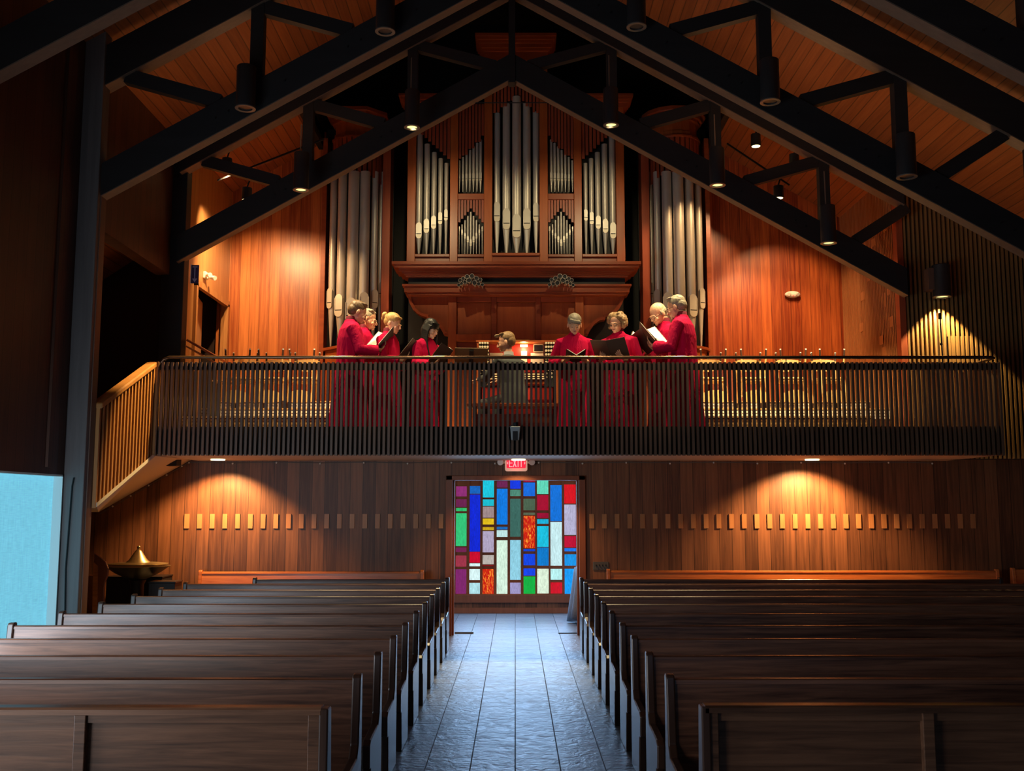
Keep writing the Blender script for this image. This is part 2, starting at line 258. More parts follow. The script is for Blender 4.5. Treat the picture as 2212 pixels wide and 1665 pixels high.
# ------------------------------------------------------------------ mesh helpers
class MB:
    def __init__(s): s.v = []; s.f = []; s.m = []
    def add(s, vs, fs, mi=0):
        o = len(s.v); s.v += [Vector(v) for v in vs]; s.f += [tuple(i + o for i in f) for f in fs]; s.m += [mi] * len(fs); return s
    def box(s, x0, x1, y0, y1, z0, z1, mi=0, M=None):
        vs = [Vector((x, y, z)) for z in (z0, z1) for y in (y0, y1) for x in (x0, x1)]
        if M is not None: vs = [M @ v for v in vs]
        return s.add(vs, [(0, 2, 3, 1), (4, 5, 7, 6), (0, 1, 5, 4), (2, 6, 7, 3), (0, 4, 6, 2), (1, 3, 7, 5)], mi)
    def prism(s, poly, axis, a, b, mi=0, M=None):
        def mk(p, t):
            if axis == 'X': return Vector((t, p[0], p[1]))
            if axis == 'Y': return Vector((p[0], t, p[1]))
            return Vector((p[0], p[1], t))
        n = len(poly); vs = [mk(p, a) for p in poly] + [mk(p, b) for p in poly]
        if M is not None: vs = [M @ v for v in vs]
        fs = [tuple(range(n)), tuple(range(2 * n - 1, n - 1, -1))] + [(i, (i + 1) % n, n + (i + 1) % n, n + i) for i in range(n)]
        return s.add(vs, fs, mi)
    def tube(s, pts, r, n=10, mi=0, cap=True):
        pts = [Vector(p) for p in pts]; rs = r if isinstance(r, (list, tuple)) else [r] * len(pts)
        rings = []; up = Vector((0, 0, 1)); prev = None
        for i, p in enumerate(pts):
            d = (pts[min(i + 1, len(pts) - 1)] - pts[max(i - 1, 0)]).normalized()
            if prev is None:
                a = d.orthogonal().normalized()
            else:
                a = (prev - d * prev.dot(d)); a = a.normalized() if a.length > 1e-6 else d.orthogonal().normalized()
            prev = a; b = d.cross(a)
            rings.append([p + (a * math.cos(2 * PI * k / n) + b * math.sin(2 * PI * k / n)) * rs[i] for k in range(n)])
        vs = [v for rg in rings for v in rg]; fs = []
        for i in range(len(pts) - 1):
            for k in range(n): fs.append((i * n + k, i * n + (k + 1) % n, (i + 1) * n + (k + 1) % n, (i + 1) * n + k))
        if cap: fs.append(tuple(range(n - 1, -1, -1))); fs.append(tuple((len(pts) - 1) * n + k for k in range(n)))
        return s.add(vs, fs, mi)
    def lathe(s, prof, c=(0, 0, 0), n=24, mi=0, rfun=None, M=None, cap=True):
        c = Vector(c); vs = []; fs = []
        for (r, z) in prof:
            for k in range(n):
                a = 2 * PI * k / n; rr = r * (rfun(a, z) if rfun else 1)
                p = c + Vector((rr * math.cos(a), rr * math.sin(a), z)); vs.append(M @ p if M is not None else p)
        for i in range(len(prof) - 1):
            for k in range(n): fs.append((i * n + k, i * n + (k + 1) % n, (i + 1) * n + (k + 1) % n, (i + 1) * n + k))
        if cap: fs.append(tuple(range(n - 1, -1, -1))); fs.append(tuple((len(prof) - 1) * n + k for k in range(n)))
        return s.add(vs, fs, mi)
    def ell(s, c, r, n=16, m=10, mi=0, M=None, fn=None):
        c = Vector(c); vs = [(0, 0, 1)]; fs = []
        for i in range(1, m):
            t = PI * i / m
            for k in range(n): a = 2 * PI * k / n; vs.append((math.sin(t) * math.cos(a), math.sin(t) * math.sin(a), math.cos(t)))
        vs.append((0, 0, -1)); out = []
        for v in vs:
            p = Vector((v[0] * r[0], v[1] * r[1], v[2] * r[2]))
            if fn: p = fn(p)
            p = p + c; out.append(M @ p if M is not None else p)
        for k in range(n): fs.append((0, 1 + k, 1 + (k + 1) % n))
        for i in range(m - 2):
            for k in range(n): fs.append((1 + i * n + k, 1 + (i + 1) * n + k, 1 + (i + 1) * n + (k + 1) % n, 1 + i * n + (k + 1) % n))
        L_ = len(vs) - 1; b = 1 + (m - 2) * n
        for k in range(n): fs.append((L_, b + (k + 1) % n, b + k))
        return s.add(out, fs, mi)
    def loft(s, rings, mi=0):
        n = len(rings[0]); vs = [v for r in rings for v in r]; fs = []
        for i in range(len(rings) - 1):
            for k in range(n): fs.append((i * n + k, i * n + (k + 1) % n, (i + 1) * n + (k + 1) % n, (i + 1) * n + k))
        fs.append(tuple(range(n - 1, -1, -1))); fs.append(tuple((len(rings) - 1) * n + k for k in range(n)))
        return s.add(vs, fs, mi)
    def build(s, name, mats, parent=None, smooth=False, org=None, local=False, bevel=0, remesh=0, rsm=0):
        """world coordinates unless local=True; the origin goes to the base of the thing"""
        if not isinstance(mats, (list, tuple)): mats = [mats]
        if local: o0 = Vector((0, 0, 0))
        elif parent is not None:
            o0 = Vector(parent.get('_w', parent.location))
        elif org is not None: o0 = Vector(org)
        else:
            xs = [v.x for v in s.v]; ys = [v.y for v in s.v]; zs = [v.z for v in s.v]
            o0 = Vector(((min(xs) + max(xs)) / 2, (min(ys) + max(ys)) / 2, min(zs)))
        me = bpy.data.meshes.new(name); me.from_pydata([v - o0 for v in s.v], [], s.f)
        for m in mats: me.materials.append(MT[m] if isinstance(m, str) else m)
        me.polygons.foreach_set('material_index', s.m)
        bm = bmesh.new(); bm.from_mesh(me); bmesh.ops.recalc_face_normals(bm, faces=bm.faces); bm.to_mesh(me); bm.free()
        if smooth:
            me.polygons.foreach_set('use_smooth', [True] * len(me.polygons))
            if smooth != 'all' and not remesh: me.set_sharp_from_angle(angle=math.radians(40))
        me.update()
        o = bpy.data.objects.new(name, me); C.objects.link(o)
        if parent is not None:
            o.parent = parent
            if parent.type == 'MESH' or True: o['_w'] = Vector(parent.get('_w', parent.location))
        elif not local: o.location = o0
        if '_w' not in o: o['_w'] = Vector(o.location)
        if remesh:
            rm = o.modifiers.new('r', 'REMESH'); rm.mode = 'VOXEL'; rm.voxel_size = remesh; rm.use_smooth_shade = True
            if rsm: sm = o.modifiers.new('s', 'SMOOTH'); sm.iterations = rsm; sm.factor = 0.5
        if bevel:
            bv = o.modifiers.new('b', 'BEVEL'); bv.width = bevel; bv.segments = 2; bv.limit_method = 'ANGLE'
        return o
def thing(name, loc, label, cat, group=None, rz=0):
    o = bpy.data.objects.new(name, None); o.empty_display_size = 0.1; C.objects.link(o); o.location = loc; o.rotation_euler = (0, 0, rz)
    o['_w'] = Vector(loc); return tag(o, label, cat, group)
def tag(o, label, cat, group=None):
    o['label'] = label; o['category'] = cat
    if group: o['group'] = group
    return o
def struct(o): o['kind'] = 'structure'; return o
def kids(o): return [c for c in o.children]
def copy_tree(o, parent=None):
    c = o.copy(); C.objects.link(c); c.parent = parent
    for ch in kids(o): copy_tree(ch, c)
    return c

# ================================================================== THE SETTING
XL = -5.03; XR = 8.0; YB = 15.2; ZF = 2.75; YR = 13.4
TC = -0.05
def low(x): return 8.15 - 0.57 * abs(x - TC)           # underside of the lower truss chord
def roofz(x): return 10.12 - 0.57 * abs(x - TC)
struct(MB().box(-7, 8.2, -4, 19, -0.1, 0).build('floor', 'floor'))
# roof
m = MB()
for (xa, xb) in ((-7.0, TC), (TC, 8.3)):
    m.prism([(xa, roofz(xa)), (xb, roofz(xb)), (xb, roofz(xb) + 0.15), (xa, roofz(xa) + 0.15)], 'Y', -4.1, 14.6)
for (xa, xb) in ((-7.0, -3.35), (3.35, 8.3)):
    m.prism([(xa, roofz(xa)), (xb, roofz(xb)), (xb, roofz(xb) + 0.15), (xa, roofz(xa) + 0.15)], 'Y', 14.6, 19.2)
struct(m.build('ceiling', 'ceil'))
m = MB(); m.box(-3.45, 3.45, 14.5, 19.2, 11.2, 11.3).box(-3.45, -3.35, 14.5, 19.2, 8.1, 11.2).box(3.35, 3.45, 14.5, 19.2, 8.1, 11.2)
m.prism([(-3.45, roofz(-3.45) + 0.1), (TC, roofz(TC) + 0.1), (3.45, roofz(3.45) + 0.1), (3.45, 11.2), (-3.45, 11.2)], 'Y', 14.5, 14.6)
struct(m.build('trim_1', 'black'))
# rear wall under the loft, with the opening
DX0, DX1, DZ = -0.93, 0.94, 2.26
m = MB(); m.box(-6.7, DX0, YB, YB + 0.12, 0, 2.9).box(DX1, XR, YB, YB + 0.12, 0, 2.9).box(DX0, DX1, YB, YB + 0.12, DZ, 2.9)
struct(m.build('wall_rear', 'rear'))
m = MB(); m.box(DX0 - 0.10, DX0, YB - 0.04, YB + 0.14, 0, DZ + 0.07).box(DX1, DX1 + 0.10, YB - 0.04, YB + 0.14, 0, DZ + 0.07).box(DX0 - 0.10, DX1 + 0.10, YB - 0.04, YB + 0.14, DZ, DZ + 0.07)
m.box(DX0, DX0 + 0.03, YB + 0.03, YB + 0.07, 0, DZ).box(DX1 - 0.03, DX1, YB + 0.03, YB + 0.07, 0, DZ)
struct(m.build('door_1', 'door', bevel=0.008))
# narthex beyond the opening
YN = 18.3
zs0 = az(1290, YN); zt0 = 2.75
m = MB(); m.box(-4, 4, YN, YN + 0.1, 0, zs0 - 0.06); m.box(-4, -1.12, YN, YN + 0.1, zs0 - 0.06, 2.9); m.box(1.15, 4, YN, YN + 0.1, zs0 - 0.06, 2.9); m.box(-1.12, 1.15, YN, YN + 0.1, 2.75, 2.9)
struct(m.build('wall_narthex', 'rear'))
struct(MB().box(-4, 4, YN - 0.03, YN, 0, 0.10).build('baseboard_narthex', 'door', bevel=0.006))
struct(MB().box(-1.2, 1.22, YN - 0.05, YN + 0.06, zs0 - 0.09, az(1284, YN) + 0.0).build('trim_2', 'door', bevel=0.006))
m = MB(); m.box(-4.1, -4, YB + 0.12, 18.4, 0, 2.9).box(4, 4.1, YB + 0.12, 18.4, 0, 2.9); struct(m.build('wall_narthex_sides', 'rear'))
struct(MB().box(-4.1, 4.1, YB + 0.12, 18.4, 2.78, 2.85).build('ceiling_narthex', 'soffit'))

# ---- stained glass
S = 4.38
cols = [(108, 210), (238, 338), (362, 468), (495, 597), (622, 722), (748, 858), (877, 985), (1003, 1112), (1135, 1245)]
def rgb(h, k=1.0):
    c = [int(h[i:i + 2], 16) / 255 for i in (0, 2, 4)]; return [((x + 0.055) / 1.055) ** 2.4 * k if x > 0.04 else x / 12.92 * k for x in c]
PN = [
 [(308, 403, '8c2a70'), (430, 502, '6a1c4c'), (512, 542, '2cb868'), (562, 873, '30c478'), (885, 930, '701c4c'), (962, 1068, '9c3044'), (1092, 1325, '7c2068')],
 [(305, 378, '1060b8'), (385, 925, '0824d0'), (928, 1030, 'c80028'), (1036, 1064, 'd8f0f0'), (1090, 1195, 'd8f4f4'), (1220, 1325, 'b0e0e8')],
 [(200, 413, '18c4dc'), (432, 492, '18bcd0'), (500, 605, 'a08888'), (612, 668, 'e0b810'), (694, 722, 'c8a010'), (732, 932, 'b0a4c0'), (957, 1045, 'b8b0a8'), (1052, 1063, '7a1010'), (1090, 1325, 'FLAME')],
 [(258, 320, '6c2050'), (330, 668, '0878e0'), (690, 716, '1868b8'), (722, 787, 'c0e4e4'), (818, 1325, 'd4f0dc')],
 [(200, 330, '1038e0'), (340, 400, '4c8470'), (425, 785, '3a665c'), (815, 1193, '90d0e4'), (1218, 1325, 'a098c8')],
 [(200, 265, 'b00838'), (272, 400, '1468d8'), (425, 535, '4a6048'), (556, 578, '586048'), (587, 893, 'FLAME'), (900, 922, '1040c8'), (947, 1055, '1044e0'), (1083, 1152, '1044e8'), (1160, 1325, '08b040')],
 [(200, 380, '60d8b8'), (390, 535, 'a40028'), (560, 608, '98002c'), (618, 662, '18b0d8'), (684, 880, '18c0e0'), (885, 1058, '0878c8'), (1087, 1322, 'dcf0d8')],
 [(295, 638, '0a70d8'), (645, 1058, 'c8ecf0'), (1088, 1192, 'b8f0f0'), (1216, 1322, 'cc0820')],
 [(290, 470, 'd40818'), (480, 768, 'b4b0d0'), (778, 885, 'c00030'), (893, 923, '1474e8'), (950, 1058, '1090e0'), (1087, 1325, '0898f4')]]
win = thing('window_1', (0, YN, zs0), 'stained glass window', 'window'); struct(win); del win['label']; del win['category']
gm = MB(); tint = []; fr = MB(); YG = YN + 0.02
zb = az(980 + 1330 / S, YN)
prevx = -1.12
for ci, (a, b) in enumerate(cols):
    xa = ax(960 + a / S, 1160, YN); xb = ax(960 + b / S, 1160, YN)
    fr.box(prevx, xa, YN - 0.02, YN + 0.05, zb - 0.02, 2.75); prevx = xb
    last = 2.75
    for (p, q, h) in PN[ci]:
        z1 = az(980 + p / S, YN); z0 = az(980 + q / S, YN)
        if p == 200: z1 = 2.70
        fr.box(xa, xb, YN - 0.01, YN + 0.05, z1, last); last = z0
        gm.box(xa, xb, YG, YG + 0.012, z0, z1)
        c = (1, 1, 1, 0.0) if h == 'FLAME' else (*rgb(h), 1.0); tint += [c] * 8
    fr.box(xa, xb, YN - 0.01, YN + 0.05, zb - 0.02, last)
fr.box(prevx, 1.15, YN - 0.02, YN + 0.05, zb - 0.02, 2.75)
fo = fr.build('window_frame', 'caseh', win); fo['kind'] = 'structure'
go = gm.build('glass_panes', 'glass', win); go['kind'] = 'structure'
ca = go.data.color_attributes.new('tint', 'FLOAT_COLOR', 'POINT')
for i, c in enumerate(tint): ca.data[i].color = c

# ---- left wall with curtained windows; columns
WZ0, WZ1 = 0.12, 2.23
bays = [(8.95, 11.36), (5.95, 8.36), (2.95, 5.36), (-0.05, 2.36)]
m = MB(); m.box(XL - 0.25, XL, -4, 11.4, WZ1, 7.6).box(XL - 0.25, XL, -4, 11.4, 0, WZ0)
e = -4.0
for (a, b) in sorted(bays): m.box(XL - 0.25, XL, e, a, WZ0, WZ1); e = b
m.box(XL - 0.25, XL, e, 11.4, WZ0, WZ1)
m.box(XL - 0.2, XL, 11.6, 14.55, 5.22, 7.6)
m.box(XL, XL + 0.03, 10.92, 11.03, 2.3, 7.2)
struct(m.build('wall_left', 'side'))
for i, (a, b) in enumerate(bays):
    r = MB(); t = 0.02
    r.box(XL - 0.2, XL + 0.01, a, a + t, WZ0, WZ1).box(XL - 0.2, XL + 0.01, b - t, b, WZ0, WZ1).box(XL - 0.2, XL + 0.01, a, b, WZ1 - t, WZ1).box(XL - 0.2, XL + 0.01, a, b, WZ0, WZ0 + t)
    wo = struct(r.build('window_%d' % (i + 2), 'reveal'))
    g = MB().box(XL - 0.11, XL - 0.09, a + t, b - t, WZ0 + t, WZ1 - t).build('glass_curtain', 'curtain', wo); g['kind'] = 'structure'
m = MB()
struct(MB().box(-5.03, -4.80, 11.38, 11.58, 0, low(-4.8) + 2).build('trim_3', 'column', bevel=0.01))
struct(MB().box(-5.15, -4.82, 14.52, 14.74, ZF - 0.3, low(-4.8) + 2).build('trim_4', 'beam', bevel=0.01))
struct(MB().box(-4.82, -4.79, 11.46, 11.60, 0, 5.5).build('trim_5', 'colside'))
struct(MB().box(-5.15, -4.82, 8.5, 8.7, 2.3, 7).build('trim_6', 'beam', bevel=0.01))
pc = at(153, 1040, 11.36); tag(MB().tube([(pc.x + 0.02, 11.365, 0.3), (pc.x - 0.01, 11.362, 1.2), (pc.x + 0.015, 11.362, 2.1), (pc.x + 0.03, 11.362, 2.2)], 0.009, 6).build('cable', 'black', smooth=True), 'thin black cable running down the blue grey column', 'cable')
# stair aisle beyond the opening
m = MB(); m.box(-6.8, -6.7, 11.0, 15.3, 0, 8); m.box(-6.8, XL - 0.01, 11.42, 11.52, 0, 7.5)
struct(m.build('wall_stair', 'side'))
m = MB(); m.prism([(-6.7, 5.0), (XL - 0.2, 6.0), (XL - 0.2, 6.1), (-6.7, 5.1)], 'Y', 11.3, 17.3); struct(m.build('ceiling_stair', 'ceil'))
struct(MB().box(-6.7, -5.15, 15.2, 15.3, 2.9, 5.6).build('wall_stair_end', 'side'))
# nave right wall and the wall behind the camera
struct(MB().box(XR, XR + 0.15, -4, 15.3, 0, 6).build('wall_right', 'side'))
m = MB(); m.box(-7, -3.2, -4.1, -4, 0, 10.2).box(5.2, 8.2, -4.1, -4, 0, 8).box(-3.2, 5.2, -4.1, -4, 0, 1.2).box(-3.2, 5.2, -4.1, -4, 6, 10.2)
struct(m.build('wall_front', 'side'))
g = struct(MB().box(-3.2, 5.2, -4.05, -4.03, 1.2, 6).build('window_6', plain('front_window_glass', (0.3, 0.45, 0.6), 0.3, 0, 0.25, (0.12, 0.26, 0.42))))  # unseen window, added for bluish light on the floor and trusses

# ---- loft
struct(MB().box(-5.2, 6.42, YR + 0.05, 14.7, ZF - 0.10, ZF).box(-5.2, 8.0, 14.76, 19.0, ZF - 0.10, ZF).build('floor_loft', 'redback'))
m = MB(); m.box(-4.72, 6.42, YR + 0.02, YB, 2.55, 2.60); struct(m.build('ceiling_soffit', 'soffit'))
struct(MB().box(XL, -4.95, 14.74, 15.45, ZF, 7.6).box(XL, -4.95, 15.45, 17.15, 5.30, 7.6).box(XL, -4.95, 17.15, 17.5, ZF, 7.6).build('wall_loft_left', 'lofty'))
WY = 17.3
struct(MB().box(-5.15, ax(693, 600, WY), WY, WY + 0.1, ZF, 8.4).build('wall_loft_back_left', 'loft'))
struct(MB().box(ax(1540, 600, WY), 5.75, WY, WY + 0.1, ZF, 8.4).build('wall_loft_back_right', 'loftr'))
xa, xb = ax(693, 600, WY), ax(1540, 600, WY)
m = MB(); m.box(xa - 0.1, xa, WY + 0.1, 19, ZF, 9).box(xb, xb + 0.1, WY + 0.1, 19, ZF, 9).box(-3.6, 3.6, 18.9, 19, ZF, 11.3)
struct(m.build('wall_organ_chamber', 'black'))  # the dark of the deep recess is put into the black walls
struct(MB().box(xa, xa + 0.07, WY - 0.05, WY + 0.12, ZF, 8.4).box(xb - 0.07, xb, WY - 0.05, WY + 0.12, ZF, 8.4).build('trim_7', 'shade'))
# door in the left loft wall: header, jamb and a leaf ajar
m = MB(); m.box(-4.97, -4.90, 15.40, 17.2, 5.26, 5.36).box(-4.97, -4.90, 17.12, 17.2, ZF, 5.3).box(-4.97, -4.90, 15.40, 15.48, ZF, 5.3)
d = struct(m.build('door_2', 'lofty'))
M_ = Matrix.Translation((-5.02, 15.5, 0)) @ Matrix.Rotation(math.radians(9), 4, 'Z')
lf = MB().box(-0.05, 0, 0, 1.22, ZF + 0.02, 5.24, M=M_).build('door_leaf', plain('door_leaf_grey', (0.42, 0.24, 0.12), 0.45), d); lf['kind'] = 'structure'
struct(MB().box(-6.6, -6.5, 15.3, 17.4, ZF, 5.6).build('wall_passage', 'darkback'))
struct(MB().box(-6.6, -4.96, 17.4, 17.5, ZF, 5.9).build('wall_passage_end', 'darkback'))
# slatted side wall of the loft (recedes) and the slatted wall that faces the nave
XS = 5.65
struct(MB().box(XS + 0.05, XS + 0.15, 14.75, WY, ZF, 7.3).build('wall_loft_right', 'darkback'))
m = MB(); y = 14.80
while y < WY: m.box(XS, XS + 0.05, y, y + 0.030, ZF, 6.95); y += 0.065
struct(m.build('wall_loft_right_slats', 'wallslaty'))
m = MB()
for (yy, zz, n, h) in ((15.1, 6.05, 2, .12), (15.2, 5.6, 3, .1), (15.6, 5.95, 2, .12), (15.9, 5.45, 2, .1), (16.2, 5.2, 2, .14), (15.25, 4.9, 1, .22), (15.0, 4.55, 2, .16), (15.45, 4.35, 2, .14), (15.35, 4.0, 2, .3), (16.3, 4.7, 2, .14), (16.0, 4.15, 3, .08), (16.6, 4.0, 2, .2), (15.05, 5.05, 2, .12)):
    m.box(XS - 0.004, XS + 0.05, yy, yy + n * 0.065 + 0.03, zz, zz + h)
struct(m.build('trim_8', 'wallslaty'))
YS = 14.70
struct(MB().box(XS, XR, YS + 0.05, YS + 0.12, 2.55, 7.0).build('wall_slatted', 'darkback'))
m = MB(); x = XS + 0.09
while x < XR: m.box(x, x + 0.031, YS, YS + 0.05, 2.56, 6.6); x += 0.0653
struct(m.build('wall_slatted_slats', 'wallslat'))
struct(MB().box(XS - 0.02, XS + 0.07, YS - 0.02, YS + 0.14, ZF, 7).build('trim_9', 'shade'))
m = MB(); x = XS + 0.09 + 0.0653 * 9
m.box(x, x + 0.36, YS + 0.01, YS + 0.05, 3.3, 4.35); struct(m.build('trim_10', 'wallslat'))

# ================================================================== TRUSSES
def chord(m, x0, x1, f0, h, y0, y1, mi=0, ui=1, ut=0.012):
    n = 1
    zt = lambda x: f0(x) + h
    m.prism([(x0, f0(x0) + ut), (x1, f0(x1) + ut), (x1, zt(x1)), (x0, zt(x0))], 'Y', y0, y1, mi)
    m.prism([(x0, f0(x0)), (x1, f0(x1)), (x1, f0(x1) + ut), (x0, f0(x0) + ut)], 'Y', y0 + 0.002, y1 - 0.002, ui)
def bar(m, x0, z0, x1, z1, wd, y0, y1):
    d = Vector((x1 - x0, z1 - z0)).normalized(); n = Vector((-d.y, d.x)) * wd / 2
    m.prism([(x0 - n.x, z0 - n.y), (x1 - n.x, z1 - n.y), (x1 + n.x, z1 + n.y), (x0 + n.x, z0 + n.y)], 'Y', y0, y1)
posts = [-3.05, -1.52, 1.43, 2.95, 4.52]
def truss(Y, xl, xr, label):
    t = thing('roof_truss', (TC, Y, low(TC)), label, 'truss', None)
    up = lambda x: low(x) + 1.33
    for (a, b) in ((xl, TC), (TC, xr)):
        m = MB(); chord(m, a, b, low, 0.40, Y, Y + 0.17); m.build('lower_chord', ['beam', 'under'], t)
        m = MB(); chord(m, a, b, up, 0.50, Y - 0.02, Y + 0.19); m.build('upper_chord', ['beam', 'under'], t)
    P = [p for p in posts if xl < p < xr] + ([6.05] if xr > 6 else [])
    for p in P:
        MB().box(p - 0.075, p + 0.075, Y + 0.01, Y + 0.15, low(p) + 0.3, up(p) + 0.05).build('post', 'beam', t)
        s = -1 if p < TC else 1
        q = p + s * (1.53 if p != 4.52 else 1.2)
        if abs(q) < 6.3:
            zq = up(q) + 0.02
            m = MB(); bar(m, p + s * 0.42, low(p + s * 0.42) + 0.40, q, zq, 0.17, Y + 0.02, Y + 0.14)
            m.build('diagonal', 'beam', t)
    for s in (-1, 1):
        m = MB(); bar(m, TC + s * 0.25, low(TC + 0.25) + 0.36, TC + s * 1.42, up(TC + 1.42) + 0.02, 0.16, Y + 0.02, Y + 0.14); m.build('diagonal', 'beam', t)
    MB().box(TC - 0.05, TC + 0.05, Y - 0.02, Y + 0.16, low(TC) - 0.06, up(TC) + 0.05).build('king_post', 'beam', t)
    for p in P:
        for dx in (-0.3, -0.45, 0.35):
            z = low(p + dx) + 0.2
            MB().tube([(p + dx, Y - 0.012, z), (p + dx, Y + 0.01, z)], 0.011, 8).build('bolt', 'blackm', t)
    return t
truss(14.42, -4.9, 5.66, 'black timber roof truss at the front of the organ loft, furthest back')
truss(11.45, -4.9, 8.0, 'black timber roof truss between the loft truss and the nearest one')
truss(8.45, -4.9, 8.0, 'black timber roof truss nearest the camera, cut off by the top corners')
# a tie rod across the loft truss
m = MB(); m.tube([at(1027, 222, 14.36), at(1182, 222, 14.36)], 0.008, 6); tag(m.build('tie_rod', 'blackm', smooth=True), 'thin black rod across the peak of the loft truss', 'rod')

# ================================================================== PENDANT AND TRACK LAMPS
def downlight(loc, lit, label, group, r=0.105, h=0.53, cord=0.0, rod=0.6):
    t = thing('cylinder_downlight', loc, label, 'ceiling light', group)
    x, y, z = loc
    MB().lathe([(r * 0.93, h), (r, h - 0.01), (r, 0.02), (r * 1.04, 0.0), (r * 0.72, 0.0), (r * 0.72, 0.03)], (x, y, z), 28).build('housing', 'lampm', t, smooth=True)
    MB().lathe([(r * 0.72, -0.006), (r * 1.06, -0.006), (r * 1.06, 0.006), (r * 0.72, 0.006), (r * 0.72, -0.006)], (x, y, z), 28, cap=False).build('trim_ring', 'ringm' if not lit else 'ringm', t, smooth=True)
    MB().lathe([(0.001, 0.008), (r * 0.7, 0.008), (r * 0.7, 0.014), (0.001, 0.014)], (x, y, z), 24).build('lens', 'glowy' if lit else 'off', t)
    if cord: MB().tube([(x - 0.02, y, z + h), (x - 0.02, y + 0.02, z + h + cord)], 0.009, 6).build('stem', 'under', t, smooth=True)
    return t
names1 = ['hung by the left tower of pipes', 'left of the organ peak', 'right of the organ peak', 'hung by the right tower of pipes', 'low on the right slope']
for (px, py, cd, nm) in ((650, 410, 0.42, names1[0]), (890, 275, 0.5, names1[1]), (1320, 270, 0.5, names1[2]), (1550, 400, 0.5, names1[3]), (1790, 525, 0.5, names1[4])):
    p = at(px, py, 13.75); downlight(tuple(p), True, 'small lit black cylinder lamp on the loft truss, ' + nm, 'cylinder lamps on the loft truss', cord=cd)
names2 = ['over the left end wall', 'cut by the top edge, left', 'cut by the top edge, right', 'over the dark spot lamps at right', 'furthest right']
for (px, py, nm) in ((530, 234, names2[0]), (832, 68, names2[1]), (1375, 58, names2[2]), (1664, 220, names2[3]), (1959, 382, names2[4])):
    p = at(px, py, 11.25); downlight(tuple(p), False, 'large unlit black cylinder lamp on the middle truss, ' + nm, 'cylinder lamps on the middle truss', h=0.5, r=0.11)
p = at(2035, 641, 14.54)
tw = downlight(tuple(p), True, 'black cylinder wall lamp throwing a cone of light on the slatted wall', None, r=0.125, h=0.47)
MB().box(p.x - 0.2, p.x - 0.08, 14.5, YS, p.z + 0.1, p.z + 0.42).build('wall_bracket', 'colside', tw)
for (px, py, nm, tilt) in ((490, 368, 'left one under the ceiling', 0), (533, 432, 'low one beside the bright left wall', 0), (668, 352, 'beside the lit truss cylinder', 25), (1633, 316, 'upper one, hung from the red ceiling', 0), (1716, 359, 'above the diagonal brace at right', 0), (1682, 428, 'lowest one on its track arm', 0)):
    Yt = 15.3; p = at(px, py, Yt)
    t = thing('track_spotlight', tuple(p), 'small bright black spotlight in the loft, ' + nm, 'spotlight', 'spotlights under the loft ceiling')
    M_ = Matrix.Translation(p)
    MB().lathe([(0.05, 0.2), (0.075, 0.19), (0.08, 0.0), (0.068, 0.0), (0.06, 0.02)], (0, 0, 0), 20, M=M_).build('housing', 'lampm', t, smooth=True)
    MB().lathe([(0.001, -0.002), (0.064, -0.002), (0.064, 0.006), (0.001, 0.006)], (0, 0, 0), 20, M=M_).build('lens', 'glow', t)
    MB().tube([p + Vector((0, 0, 0.2)), p + Vector((0.02, 0, 0.27)), p + Vector((0.05, 0, 0.36))], 0.012, 8).build('stem', 'blackm', t, smooth=True)
for (a, b, lab) in ((at(1570, 310, 15.3), at(1705, 400, 15.3), 'black lighting track on the right side of the loft ceiling'), (at(470, 390, 15.4), at(700, 300, 15.4), 'black lighting track on the left side of the loft ceiling')):
    tag(MB().tube([a, b], 0.018, 4).build('lighting_track', 'blackm'), lab, 'lighting track')

# ---- the lamps' light
def sp(px, py, Y, to, e, size, blend=0.5, col=WARM, dz=-0.03):
    p = at(px, py, Y); p.z += dz; return spot(p, to, e, size, blend, col)
sp(533, 432, 15.3, (-4.15, 17.3, 4.2), 330, 110)
sp(490, 368, 15.3, (-4.9, 17.0, 4.4), 300, 70)
sp(668, 352, 15.3, (-2.3, 16.8, 3.4), 150, 60)
sp(1633, 316, 15.3, (3.0, 16.6, 5.6), 300, 70)
sp(1716, 359, 15.3, (4.6, 17.3, 4.4), 300, 70)
sp(1682, 428, 15.3, (4.2, 17.2, 4.0), 250, 75)
for (px, py, to, e) in ((650, 410, (-2.6, 14.3, 3.5), 240), (890, 275, (-1.5, 14.1, 4.0), 300), (1320, 270, (1.2, 14.1, 4.0), 300), (1550, 400, (2.4, 14.3, 3.6), 240), (1790, 525, (4.3, 15.2, 3.3), 240)):
    sp(px, py, 13.75, to, e * 2.2, 82, 0.6, GOLD)
sp(890, 275, 13.75, (-1.0, 16.6, 6.4), 150, 60, 0.7, GOLD)
sp(1320, 270, 13.75, (1.0, 16.6, 6.4), 150, 60, 0.7, GOLD)
p_ = at(2035, 641, 14.54); spot((p_.x, 14.54, p_.z - 0.03), (p_.x, 14.54, 3.0), 340, 90, 0.08, (1.0, 0.74, 0.30))
sp(650, 410, 13.75, (-4.8, 12.7, 2.75), 2200, 25, 0.6, (1.0, 0.66, 0.26))  # extra narrow spot added at this lamp to brighten the stair railing
spot((-6.0, 13.0, 4.2), (-6.1, 13.0, 6), 12, 120, 0.6, (1.0, 0.6, 0.28))  # added uplight without a fixture, brightens the stair aisle ceiling
